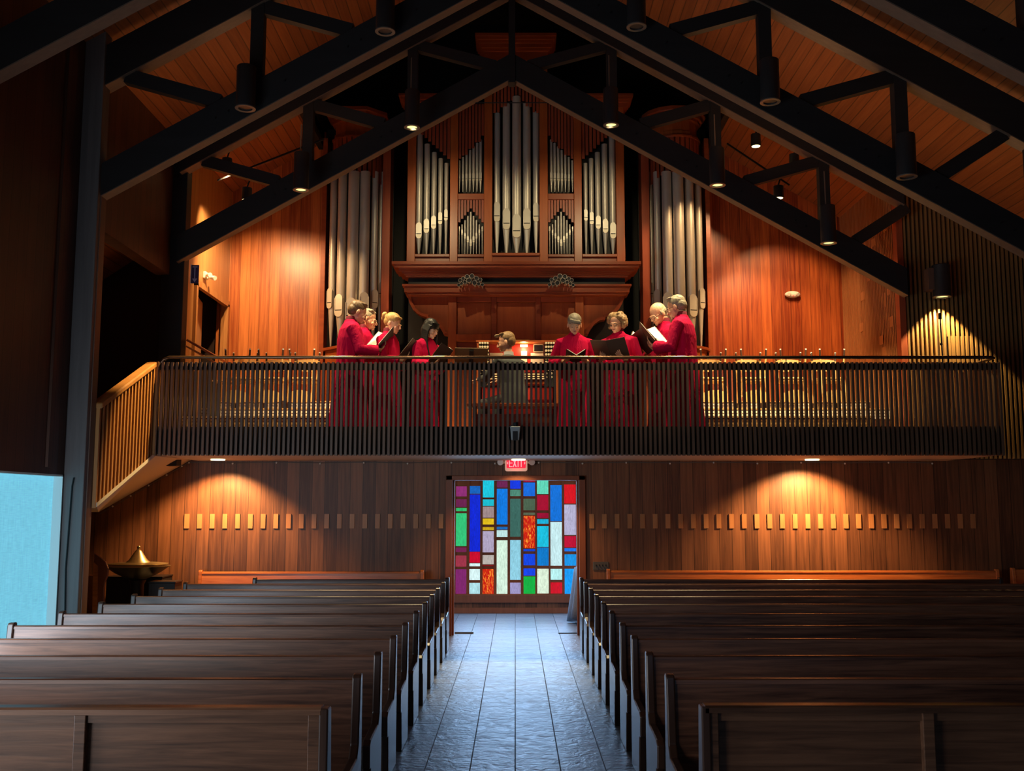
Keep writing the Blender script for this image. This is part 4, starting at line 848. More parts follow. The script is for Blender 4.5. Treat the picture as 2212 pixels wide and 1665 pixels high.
# entablature under the pipes
m = MB()
for (py0, py1, xl_, xr_, yo) in ((577, 583, 853, 1378, 0.42), (583, 589, 858, 1373, 0.38), (589, 595, 866, 1365, 0.30), (595, 598, 872, 1360, 0.26), (598, 601, 877, 1356, 0.23), (601, 604, 880, 1353, 0.20), (620, 624, 873, 1360, 0.24), (624, 636, 877, 1356, 0.20), (636, 641, 882, 1350, 0.16)):
    obox(xl_, xr_, OY - yo, OY + 0.3, py0, py1, m)
m.build('entablature', 'caseh', og)
m = MB(); obox(884, 1348, OY - 0.10, OY + 0.3, 603, 621, m); m.build('frieze', 'black', og)
for s in (1, -1):
    # curved bracket
    pts = [(882, 641), (886, 660), (895, 676), (910, 688), (925, 694), (925, 688), (935, 692), (950, 704), (960, 722), (964, 742), (964, 752), (971, 752), (971, 641)]
    pts = [(882, 641), (886, 655), (893, 668), (903, 677), (915, 683), (923, 685), (923, 690), (935, 692), (946, 700), (955, 712), (960, 722), (971, 724), (971, 641)]
    P = [(X(mx(a, s)), Zo(b)) for a, b in pts]
    MB().prism(P, 'Y', OY + 0.03, OY + 0.20).build('bracket_panel', 'case', og)
    ed = [Vector((X(mx(a, s)), Zo(b))) for a, b in pts[:11]]; inn = []
    for i, v in enumerate(ed):
        d = (ed[min(i + 1, 10)] - ed[max(i - 1, 0)]).normalized(); nn = Vector((-d.y, d.x)) * 0.05
        if nn.x * s < 0: nn = -nn
        inn.append(v + nn)
    MB().prism([tuple(v) for v in ed] + [tuple(v) for v in reversed(inn)], 'Y', OY - 0.02, OY + 0.2).build('bracket_moulding', 'caseh', og)
    stile(s, 969, 987, 641, 977, OY - 0.02, OY + 0.2, 'case', 'lower_post')
    stile(s, 1061, 1073, 641, 740, OY + 0.02, OY + 0.12, 'caseh', 'lower_stile')
    stile(s, 987, 1061, 641, 652, OY + 0.0, OY + 0.12, 'caseh', 'lower_rail')
    stile(s, 987, 1061, 722, 737, OY - 0.04, OY + 0.12, 'case', 'lower_rail')
    stile(s, 987, 1061, 652, 722, OY + 0.08, OY + 0.12, 'case', 'lower_panel')
    stile(s, 987, 1073, 737, 977, OY + 0.1, OY + 0.14, 'caseh', 'lower_panel')
    # horizontal trumpets pointing at the nave
    cl = ((0, 0, 6.2), (-10.5, 4, 4.8), (10, 1, 5.2), (-18, 9, 4.2), (-25, 14, 3.8), (12, -10 + 14, 5.2), (21, 5, 4.4), (-2, -11, 5.6), (9, -10, 5.4), (-12, -6, 5), (20, -5, 4.8), (-21, -1, 4.2), (28, 0, 4), (28, 10, 3.8))
    for (dx, dy, r) in ((-26, 11, 3.7), (-20, 7.5, 3.7), (-13, 4.5, 4.2), (-4, 0, 5.6), (8, 6, 5.4), (17, 8, 4.2), (25, 10, 3.8), (-23, 0, 4), (-16.5, -4, 4), (-8, -8, 5), (2.5, -9.5, 5.2), (12, -4.5, 4.8), (20.5, -1, 4.2)):
        k = 16.3 / F; c = at(mx(1017 + dx, s), 605 + dy * 0.95, OY - 0.45)
        m = MB(); rr = r * k
        m.lathe([(rr * 0.35, 0.0), (rr * 0.5, 0.30), (rr * 0.9, 0.42), (rr, 0.45), (rr * 0.88, 0.45), (rr * 0.78, 0.41), (rr * 0.3, 0.25)], (0, 0, 0), 16, M=Matrix.Translation((c.x, OY, c.z)) @ Matrix.Rotation(PI / 2, 4, 'X'))
        m.lathe([(rr * 0.001, 0.425), (rr * 0.84, 0.43), (rr * 0.84, 0.432), (rr * 0.001, 0.433)], (0, 0, 0), 16, 1, M=Matrix.Translation((c.x, OY, c.z)) @ Matrix.Rotation(PI / 2, 4, 'X')); m.build('trumpet_pipe', ['pipe', 'black'], og, smooth=True)  # black disc paints the shade inside the open bell
stile(1, 1073, 1157, 641, 652, OY + 0.0, OY + 0.12, 'caseh', 'lower_rail'); stile(1, 1073, 1157, 652, 735, OY + 0.06, OY + 0.12, 'case', 'lower_panel')
# round side towers
for s in (1, -1):
    sd = 'left' if s == 1 else 'right'
    TY = 17.05
    def TX(px): return ax(mx(px, s), 500, TY)
    tc = TX(771); tw_ = thing('organ_tower', (tc, TY, ZF), '%s round organ tower of tall silver pipes under a wooden crown' % sd, 'organ')
    def octo(r, k=8): return [(tc + r * math.cos(PI / k + 2 * PI * i / k), TY + r * math.sin(PI / k + 2 * PI * i / k)) for i in range(k)]
    zc = lambda py: az(py, TY - 0.45)
    for (nm, a, b, r, mt) in (('pedestal', 974, 753, 0.50, 'case'), ('pedestal_cap', 753, 747, 0.55, 'caseh'), ('crown_base', 294, 289, 0.46, 'caseh'), ('crown_base', 289, 279, 0.42, 'case'), ('crown_frieze', 279, 256, 0.40, 'case'), ('crown_cornice', 256, 250, 0.46, 'caseh'), ('crown_cornice', 250, 240, 0.50, 'caseh'), ('crown_cornice', 240, 232, 0.56, 'caseh')):
        MB().prism(octo(r, 8 if s == 1 else 16), 'Z', zc(a), zc(b)).build(nm, mt, tw_, bevel=0.004)
    m = MB()
    for i in range(30):
        a = 2 * PI * i / 30; M_ = Matrix.Translation((tc, TY, 0)) @ Matrix.Rotation(a, 4, 'Z')
        m.box(-0.03, 0.03, -0.435, -0.42, zc(392 - 22 * math.cos(a)), zc(293), M=M_)
    m.build('pipe_shades', 'shade', tw_)
    for (px, w_, a, b, fy) in ((716, 15, 623, 668, 0.20), (735, 19.5, 637, 686, 0.34), (759, 24, 645, 700, 0.42), (784, 22, 633, 688, 0.38), (806, 15, 626, 667, 0.22), (820, 10, 610, 645, 0.06)):
        Yp = TY - fy
        opipe(mx(px, s), w_, a, b, 372 if px > 730 else 385, 748, Yp, rot=-s * (759 - px) * -0.012 * -1, parent=tw_, foot=0.3)
    m = MB(); m.box(tc - 0.6, tc + 0.6, TY + 0.2, TY + 0.3, ZF, zc(250)); m.build('back_panel', 'black', tw_)
    xa_, xb_ = sorted((ax(mx(826, s), 500, 16.9), ax(mx(843, s), 500, 16.9)))
    MB().box(xa_, xb_, 16.85, 17.25, ZF, az(296, 16.9)).build('side_post', 'shade', tw_, bevel=0.006)
    xa_, xb_ = sorted((ax(mx(694, s), 500, 16.95), ax(mx(704, s), 500, 16.95)))
    MB().box(xa_, xb_, 16.95, 17.25, ZF, az(296, 16.9)).build('side_post', 'caseh', tw_, bevel=0.006)
# ---- console
KY = 15.05
kc = thing('organ_console', (0.02, KY, ZF), 'organ console with ivory stop knobs and red lit music desk behind the organist', 'organ console')
def kx(px): return ax(px, 780, KY)
def kz(py): return az(py, KY)
MB().box(kx(1030), kx(1204), KY + 0.55, KY + 0.6, ZF, kz(738)).build('back_board', 'case', kc)
MB().box(kx(1030), kx(1034), KY, KY + 0.55, ZF, kz(738)).box(kx(1200), kx(1204), KY, KY + 0.55, ZF, kz(738)).build('side_board', 'case', kc)
MB().box(kx(1028), kx(1206), KY - 0.01, KY + 0.6, kz(738), kz(735)).build('top_board', 'case', kc)
for (a, b) in ((1034, 1056), (1177, 1199)):
    MB().box(kx(a), kx(b), KY + 0.02, KY + 0.10, kz(835), kz(737)).build('stop_jamb', 'black', kc)
    for r in range(10):
        for c_ in range(4):
            if r > 7 and c_ in (1, 3): continue
            xx = kx(a) + (kx(b) - kx(a)) * (c_ + 0.5) / 4; zz = kz(741 + r * 8.2)
            MB().tube([(xx, KY - 0.03, zz), (xx, KY + 0.03, zz)], 0.0165, 10).build('stop_knob', 'gold', kc, smooth=True)
MB().box(kx(1056), kx(1177), KY + 0.25, KY + 0.28, kz(800), kz(738)).build('music_desk', 'redp', kc)
m = MB()
for i in range(3):
    y0_ = KY + 0.14 - i * 0.08; m.box(kx(1058), kx(1175), y0_ - 0.10, y0_, kz(808 + i * 6.5), kz(806 + i * 6.5))
m.build('keyboard', 'gold', kc, bevel=0.002)
MB().box(kx(1056), kx(1177), KY - 0.10, KY + 0.16, kz(830), kz(826)).build('key_bed', 'case', kc)
MB().box(kx(1040), kx(1195), KY + 0.3, KY + 0.33, ZF, kz(832)).build('knee_board', 'redp', kc)
MB().box(kx(1108), kx(1144), KY + 0.08, KY + 0.14, kz(735), kz(732)).build('desk_lamp', plain('desk_lamp_brass', (0.6, 0.45, 0.12), 0.3, 0.6), kc)
MB().tube([(kx(1124), KY + 0.16, kz(743)), (kx(1140), KY + 0.16, kz(743))], 0.018, 10).build('lamp_tube', 'glow', kc)
point((kx(1132), KY + 0.12, kz(747)), 5, (1.0, 0.62, 0.3), 0.03)
for (a, b, py0, py1, lab) in ((1057, 1086, 790, 757, 'open music sheet left of the organist on the console desk'), (1126, 1139, 790, 753, 'narrow bright music sheet under the lamp right of the organist'), (1147, 1175, 790, 757, 'open music sheet at the right end of the console desk')):
    tag(MB().box(kx(a), kx(b), KY + 0.235, KY + 0.25, kz(py0), kz(py1)).build('music_sheet', 'paper'), lab, 'music sheet')
t = thing('small_monitor', (kx(1164), KY + 0.2, kz(755)), 'small monitor with pale frame on the right of the console', 'monitor')
MB().box(kx(1153), kx(1175), KY + 0.21, KY + 0.24, kz(756), kz(739)).build('frame', 'gold', t); MB().box(kx(1154.5), kx(1173.5), KY + 0.205, KY + 0.212, kz(754), kz(740.5)).build('screen', 'off', t)
bn = thing('organ_bench', (0.0, 14.35, ZF), 'long dark wooden bench the organist sits on', 'bench')
bx0, bx1, bzt = ax(1010, 845, 14.35), ax(1215, 845, 14.35), ZF + 0.56
MB().box(bx0, bx1, 14.15, 14.5, bzt - 0.05, bzt).build('seat', 'case', bn, bevel=0.006)
for xx in (bx0 + 0.08, bx1 - 0.12): MB().box(xx, xx + 0.05, 14.17, 14.48, ZF, bzt - 0.05).build('leg', 'caseh', bn)
MB().box(bx0 + 0.1, bx1 - 0.1, 14.30, 14.34, ZF + 0.2, ZF + 0.42).build('stretcher', 'caseh', bn)
pb = thing('pedal_board', (0.0, 14.75, ZF), 'wooden organ pedal board under the bench', 'pedals')
m = MB(); [m.box(-0.5 + k * 0.045, -0.48 + k * 0.045, 14.5, 15.0, ZF + 0.03, ZF + 0.07) for k in range(24)]; m.build('pedals', 'caseh', pb); MB().box(-0.55, 0.6, 14.5, 14.54, ZF, ZF + 0.08).box(-0.55, 0.6, 14.98, 15.02, ZF, ZF + 0.08).build('frame', 'caseh', pb)

# ================================================================== RISERS, CHAIRS, STANDS
for (nm, x0, x1) in (('left', -4.72, -2.25), ('right', 2.25, 5.62)):
    for i, (ya, zh) in enumerate(((14.25, 0.38), (15.15, 0.58), (16.05, 0.78))):
        x0_, x1_ = (x0, x1 - 0.0) if i else ((x0, x1) if nm == 'left' else (x0, 5.0))
        t = thing('choir_riser', ((x0_ + x1_) / 2, ya + 0.4, ZF), '%s choir riser with pale grille front, %s step' % (nm, ('lowest', 'middle', 'top')[i]), 'riser')
        MB().box(x0_, x1_, ya, min(ya + 0.9, 16.45), ZF, ZF + zh - 0.02).build('body', 'redback', t)
        MB().box(x0_, x1_, ya - 0.02, min(ya + 0.9, 16.45), ZF + zh - 0.02, ZF + zh).build('tread', 'chair', t)
        g = MB(); xx = x0_ + 0.02; zlo = ZF + zh - 0.16
        for zz in (0, 0.045, 0.09): g.box(x0_, x1_ - 0.02, ya - 0.012, ya, zlo + zz, zlo + zz + 0.032)
        while xx < x1_ - 0.03: g.box(xx, xx + 0.01, ya - 0.016, ya, zlo, zlo + 0.125); xx += 0.05
        g.build('grille', 'grille' if i else 'chair', t)
def chair_proto(loc):
    t = thing('wooden_chair', loc, '', 'chair'); k = dict(local=True)
    def B(mb, n, mat, **kw):
        o = mb.build(n, mat, None, local=True, **kw); o.parent = t; return o
    B(MB().prism([(-0.19, -0.20), (0.19, -0.20), (0.21, 0.0), (0.18, 0.19), (-0.18, 0.19), (-0.21, 0.0)], 'Z', 0.425, 0.455), 'seat', 'chair', bevel=0.008)
    for (sx, sy) in ((-1, -1), (1, -1), (-1, 1), (1, 1)):
        lg = B(MB().tube([(sx * 0.19, sy * 0.19, 0.0), (sx * 0.165, sy * 0.165, 0.43)], [0.012, 0.017], 8), 'leg', 'chair', smooth=True)
        k2 = B(MB().tube([(sx * 0.1895, sy * 0.1895, 0.004), (sx * 0.183, sy * 0.183, 0.13)], [0.0135, 0.016], 8), 'leg_sleeve', 'pewend', smooth=True); k2.parent = lg
        g = B(MB().tube([(sx * 0.191, sy * 0.191, -0.008), (sx * 0.19, sy * 0.19, 0.012)], 0.014, 8), 'glide', 'white', smooth=True); g.parent = lg
    for sx in (-1, 1): B(MB().tube([(sx * 0.17, 0.17, 0.43), (sx * 0.18, 0.20, 0.62), (sx * 0.17, 0.235, 0.80)], [0.017, 0.016, 0.013], 8), 'back_post', 'chair', smooth=True)
    m = MB(); rings = []
    for i in range(9):
        a = -1 + 2 * i / 8; x = 0.19 * a; y = 0.235 + 0.045 * (1 - a * a); h = 0.075 + 0.05 * (1 - a * a); zc_ = 0.755
        rings.append([Vector((x, y - 0.009, zc_ - h)), Vector((x, y + 0.009, zc_ - h)), Vector((x, y + 0.014, zc_ + 0.05 + 0.02 * (1 - a * a))), Vector((x, y - 0.004, zc_ + 0.05 + 0.02 * (1 - a * a)))])
    B(m.loft(rings), 'backrest', 'chair', smooth=True)
    B(MB().tube([(-0.175, -0.175, 0.2), (0.175, -0.175, 0.2)], 0.01, 8), 'stretcher', 'chair', smooth=True)
    return t
proto = chair_proto((0, 15.2, ZF)); used = False
def put_chair(x, y, z, rz, label, group, flip=False):
    global used
    c = proto if not used else copy_tree(proto); used = True
    c.location = (x, y, z); c.rotation_euler = (0, PI, rz) if flip else (0, 0, rz)
    c['label'] = label; c['group'] = group
cl = [(521, 'leftmost'), (592, 'middle'), (657, 'rightmost')]
cr = [(1534, 'nearest the tall singer'), (1620, 'left of the middle'), (1706, 'right of the middle'), (1786, 'furthest right')]
for (grp, L_, sd) in (('left', cl, -1), ('right', cr, 1)):
    for (px, nm) in L_:
        Yc = 15.5; xx = ax(px, 790, Yc)
        put_chair(xx, Yc, ZF + 0.58, R.uniform(-0.08, 0.08), 'pale wooden chair standing upright on the %s riser, %s' % (grp, nm), 'upright chairs on the %s riser' % grp)
        put_chair(xx + 0.01, Yc - 0.03, ZF + 0.58 + 0.455 + 0.457, PI + R.uniform(-0.08, 0.08), 'pale wooden chair stacked upside down, %s riser, %s' % (grp, nm), 'upside down chairs on the %s riser' % grp, True)
put_chair(ax(480, 790, 15.5), 15.6, ZF + 0.58, -PI / 2 + 0.2, 'pale wooden chair turned sideways at the left end of the riser', None)
# slanted desk at the far left of the loft
p = at(445, 790, 14.9); t = thing('slanted_desk', (p.x, 14.9, ZF), 'brown wooden desk with a slanted lid at the far left of the loft', 'desk')
Mx = Matrix.Translation((p.x, 14.9, ZF + 1.32)) @ Matrix.Rotation(math.radians(30), 4, 'Y')
MB().box(-0.30, 0.25, -0.25, 0.25, 0.06, 0.09, M=Mx).build('lid', 'case', t, bevel=0.005); MB().box(-0.30, 0.25, -0.2, 0.2, -0.02, 0.0, M=Mx).build('shelf', 'pewback', t)
MB().box(p.x - 0.24, p.x - 0.2, 14.7, 15.1, ZF, ZF + 1.12).box(p.x + 0.12, p.x + 0.16, 14.7, 15.1, ZF, ZF + 0.93).build('side_panel', 'black', t)
# music stands
def stand(px, py, Y, w_, h_, mat, label, rz=0.15, tilt=35):
    p = at(px, py, Y); t = thing('music_stand', (p.x, Y, ZF), label, 'music stand')
    M_ = Matrix.Translation(p) @ Matrix.Rotation(rz, 4, 'Z') @ Matrix.Rotation(math.radians(-tilt), 4, 'X')
    MB().box(-w_ / 2, w_ / 2, -0.006, 0.006, -h_ / 2, h_ / 2, M=M_).build('desk', mat, t, bevel=0.004)
    MB().box(-w_ / 2, w_ / 2, 0.0, 0.06, -h_ / 2 - 0.01, -h_ / 2, M=M_).build('ledge', mat, t)
    MB().box(-0.03, 0.03, -0.03, -0.006, -h_ / 2, h_ * 0.4, M=M_).build('bracket', 'blackm', t)
    MB().tube([(p.x, Y, ZF + 0.1), (p.x, Y, p.z)], 0.012, 10).build('pole', 'blackm', t, smooth=True)
    for a in (0.3, 2.4, 4.5): MB().tube([(p.x, Y, ZF + 0.12), (p.x + 0.25 * math.cos(a), Y + 0.25 * math.sin(a), ZF + 0.012)], 0.009, 8).build('leg', 'blackm', t, smooth=True)
stand(1018, 768, 14.0, 0.46, 0.26, 'desk', 'tan music stand between the dark haired singer and the organist', rz=0.1, tilt=-45)
mp = at(2030, 676, 14.35); t = thing('microphone_stand', (mp.x, 14.35, ZF), 'thin black microphone stand in the cone of light at right', 'microphone stand')
MB().tube([(mp.x + 0.02, 14.35, ZF + 0.03), (mp.x, 14.35, mp.z - 0.02)], 0.010, 8).build('pole', 'blackm', t, smooth=True)
MB().tube([(mp.x, 14.35, mp.z - 0.09), (mp.x, 14.35, mp.z)], 0.022, 10).build('microphone', 'black', t, smooth=True)
MB().ell((mp.x, 14.35, az(743, 14.35)), (0.022, 0.022, 0.022), 10, 8).build('clutch', 'black', t, smooth=True)
MB().lathe([(0.13, 0), (0.13, 0.015), (0.02, 0.03)], (mp.x + 0.02, 14.35, ZF), 20).build('base', 'blackm', t, smooth=True)

# ================================================================== PEOPLE
def ik(S, T, l1, l2, pole):
    d = T - S; L_ = min(d.length, (l1 + l2) * 0.995); u = d.normalized()
    a = (l1 * l1 - l2 * l2 + L_ * L_) / (2 * L_); h = math.sqrt(max(0, l1 * l1 - a * a))
    pl = (pole - u * pole.dot(u)).normalized(); return S + u * a + pl * h, S + u * L_
def add_hand(m, W, d, nrm, side, curl=0.35, s=1.0):
    d = d.normalized(); nrm = (nrm - d * nrm.dot(d)).normalized(); sv = d.cross(nrm).normalized()
    if sv.dot(side) < 0: sv = -sv
    B = Matrix((sv, d, nrm)).transposed().to_4x4()
    m.ell((0, 0, 0), (0.040 * s, 0.052 * s, 0.015 * s), 14, 8, M=Matrix.Translation(W + d * 0.05 * s) @ B)
    for k, ln in zip((-1.5, -0.5, 0.5, 1.5), (0.060, 0.074, 0.080, 0.070)):
        b = W + d * 0.088 * s + sv * (k * 0.0205 * s); pts = [b]; a = 0.1 + curl * 0.3
        fan = sv * (k * 0.10)
        for seg in (0.45, 0.32, 0.23):
            dd = (d * math.cos(a) + nrm * math.sin(a) + fan).normalized(); pts.append(pts[-1] + dd * ln * seg * s); a += curl
        m.tube(pts, [0.0092 * s, 0.0088 * s, 0.008 * s, 0.0062 * s], 8)
    b = W + d * 0.025 * s + sv * 0.030 * s; td = (d * 0.7 + sv * 0.75 + nrm * 0.35).normalized()
    m.tube([b, b + td * 0.035 * s, b + td * 0.035 * s + (td + d * 0.5).normalized() * 0.03 * s], [0.013 * s, 0.011 * s, 0.0085 * s], 8)
def head_parts(m, Mh, male=True, s=1.0):
    E_ = lambda c, r, n=18, k=12: m.ell(c, r, n, k, M=Mh)
    E_((0, 0.018, 0.135), (0.077, 0.096, 0.088)); E_((0, -0.018, 0.085), (0.066, 0.074, 0.085))
    E_((0, -0.032, 0.050), (0.054, 0.060, 0.052)); E_((0, -0.078, 0.016), (0.024, 0.018, 0.018), 12, 8)
    E_((0, -0.082, 0.118), (0.050, 0.012, 0.010), 14, 8)
    for s_ in (-1, 1):
        E_((s_ * 0.036, -0.070, 0.072), (0.022, 0.020, 0.020), 12, 8)
        E_((s_ * 0.031, -0.082, 0.100), (0.016, 0.011, 0.010), 12, 8)
        m.ell((s_ * 0.080, 0.010, 0.088), (0.010, 0.020, 0.032), 12, 8, M=Mh)
    m.tube([Mh @ Vector((0, -0.086, 0.116)), Mh @ Vector((0, -0.104, 0.090)), Mh @ Vector((0, -0.114, 0.076))], [0.009, 0.012, 0.014], 10)
    E_((0, -0.106, 0.073), (0.018, 0.014, 0.010), 12, 8)
    E_((0, -0.088, 0.047), (0.024, 0.012, 0.007), 12, 8); E_((0, -0.086, 0.038), (0.021, 0.012, 0.007), 12, 8)
def hair(style, mat, Mh, par):
    m = MB(); rn = random.Random(len(style) + 3)
    def E_(c, r, n=20, k=14, fn=None): m.ell(c, r, n, k, M=Mh, fn=fn)
    jit = lambda p: p * (1 + 0.02 * math.sin(p.x * 260) + 0.015 * math.sin(p.z * 190 + p.y * 130))
    vox = 0.006
    if style == 'fringe':           # bald on top, thin band at the sides and back
        for a in range(-110, 111, 12):
            r = math.radians(a); E_((0.073 * math.sin(r), 0.018 + 0.088 * math.cos(r), 0.108), (0.012, 0.012, 0.030), 8, 6)
    elif style in ('short', 'quiff'):
        E_((0, 0.030, 0.150), (0.082, 0.096, 0.084), fn=jit); E_((0, 0.055, 0.110), (0.076, 0.072, 0.075), fn=jit)
        for k in range(12): E_((rn.uniform(-0.06, 0.06), -0.01 + rn.uniform(-0.02, 0.03), 0.206 + rn.uniform(-0.008, 0.010)), (0.02, 0.034, 0.013), 8, 6)
        if style == 'quiff':
            for k in range(8): E_((-0.035 + k * 0.010, -0.075 - 0.005 * (k % 3), 0.208), (0.014, 0.036, 0.016), 8, 6)
    elif style == 'bob':            # smooth short cap with a swept fringe
        E_((0, 0.024, 0.152), (0.086, 0.102, 0.086), fn=jit); E_((0, 0.050, 0.115), (0.082, 0.082, 0.075), fn=jit)
        for k in range(7): E_((-0.055 + k * 0.019, -0.074 + 0.004 * abs(k - 3), 0.168 - 0.004 * k), (0.016, 0.018, 0.026), 8, 6)
    elif style == 'curly':
        for k in range(120):
            a = rn.uniform(-2.5, 2.5); h = rn.uniform(0.0, 1.0)
            z = 0.05 + 0.17 * h; rad = 0.105 * math.sqrt(max(0.05, 1 - ((z - 0.115) / 0.125) ** 2))
            x, y = rad * math.sin(a), 0.025 + rad * math.cos(a)
            if y < -0.02 and z < 0.165: continue
            E_((x, y, z), (0.027, 0.027, 0.024), 8, 6)
        E_((0, 0.03, 0.15), (0.092, 0.096, 0.088))
    elif style == 'bun':
        E_((0, 0.026, 0.150), (0.083, 0.100, 0.084), fn=jit); E_((0, 0.060, 0.110), (0.074, 0.066, 0.068), fn=jit)
        E_((0, 0.152, 0.160), (0.036, 0.034, 0.040), fn=jit); E_((0.01, 0.165, 0.125), (0.018, 0.018, 0.04)); E_((0, 0.12, 0.15), (0.03, 0.04, 0.03))
        for k in range(6): E_((-0.05 + k * 0.02, -0.040, 0.192), (0.018, 0.026, 0.016), 8, 6)
    elif style == 'long':
        E_((0, 0.022, 0.150), (0.086, 0.104, 0.088), fn=jit); E_((0, 0.055, 0.08), (0.084, 0.072, 0.11), fn=jit)
        for s_ in (-1, 1):
            for k in range(7):
                y = -0.045 + k * 0.016; m.tube([Mh @ Vector((s_ * 0.076, y, 0.155)), Mh @ Vector((s_ * 0.090, y, 0.08)), Mh @ Vector((s_ * (0.094 - 0.002 * k), y - 0.030 + 0.2 * 0.01 * k, -0.02)), Mh @ Vector((s_ * (0.092 - 0.005 * k), -0.125 + 0.006 * k, -0.10 - 0.01 * (k % 3))), Mh @ Vector((s_ * (0.085 - 0.006 * k), -0.215 + 0.004 * k, -0.20 - 0.015 * (k % 3)))], [0.012, 0.014, 0.014, 0.013, 0.007], 8)
        for k in range(11): m.tube([Mh @ Vector((-0.06 + k * 0.012, -0.040 - 0.012 * math.cos((k - 5) * 0.25), 0.200)), Mh @ Vector((-0.066 + k * 0.0132, -0.048 - 0.027 * math.cos((k - 5) * 0.27), 0.160)), Mh @ Vector((-0.066 + k * 0.0132, -0.050 - 0.032 * math.cos((k - 5) * 0.27), 0.130 - 0.005 * (k % 2)))], [0.012, 0.009, 0.005], 8)
    o = m.build('hair', mat, None, local=True, remesh=vox, rsm=1); o.parent = par; return o
def fshape(o, par): o.parent = par; return o
def face(par, Mh, glasses=False, brow='h_brown'):
    for s_ in (-1, 1):
        fshape(MB().ell((s_ * 0.031, -0.0905, 0.0945), (0.0115, 0.004, 0.0042), 12, 8, M=Mh).build('eye', 'eye', None, local=True, smooth=True), par)
        fshape(MB().tube([Mh @ Vector((s_ * 0.014, -0.093, 0.119)), Mh @ Vector((s_ * 0.032, -0.093, 0.123)), Mh @ Vector((s_ * 0.050, -0.082, 0.117))], [0.003, 0.0042, 0.002], 6).build('eyebrow', brow, None, local=True, smooth=True), par)
    fshape(MB().ell((0, -0.0985, 0.0435), (0.021, 0.004, 0.0055), 12, 8, M=Mh).build('mouth', 'lips', None, local=True, smooth=True), par)
    if glasses:
        g = MB()
        for s_ in (-1, 1):
            ring = [Mh @ Vector((s_ * 0.033 + 0.023 * math.cos(a), -0.112, 0.098 + 0.017 * math.sin(a))) for a in [2 * PI * i / 16 for i in range(17)]]
            g.tube(ring, 0.0022, 6); g.tube([Mh @ Vector((s_ * 0.056, -0.112, 0.102)), Mh @ Vector((s_ * 0.079, -0.06, 0.104)), Mh @ Vector((s_ * 0.084, 0.015, 0.098))], 0.0024, 6)
        g.tube([Mh @ Vector((-0.010, -0.112, 0.102)), Mh @ Vector((0.010, -0.112, 0.102))], 0.0022, 6)
        fshape(g.build('glasses', 'blackm', None, local=True, smooth=True), par)
def folder_frame(c, phi): 
    b = Vector((0, -math.cos(phi), math.sin(phi))); n = Vector((0, math.sin(phi), math.cos(phi))); return b, n
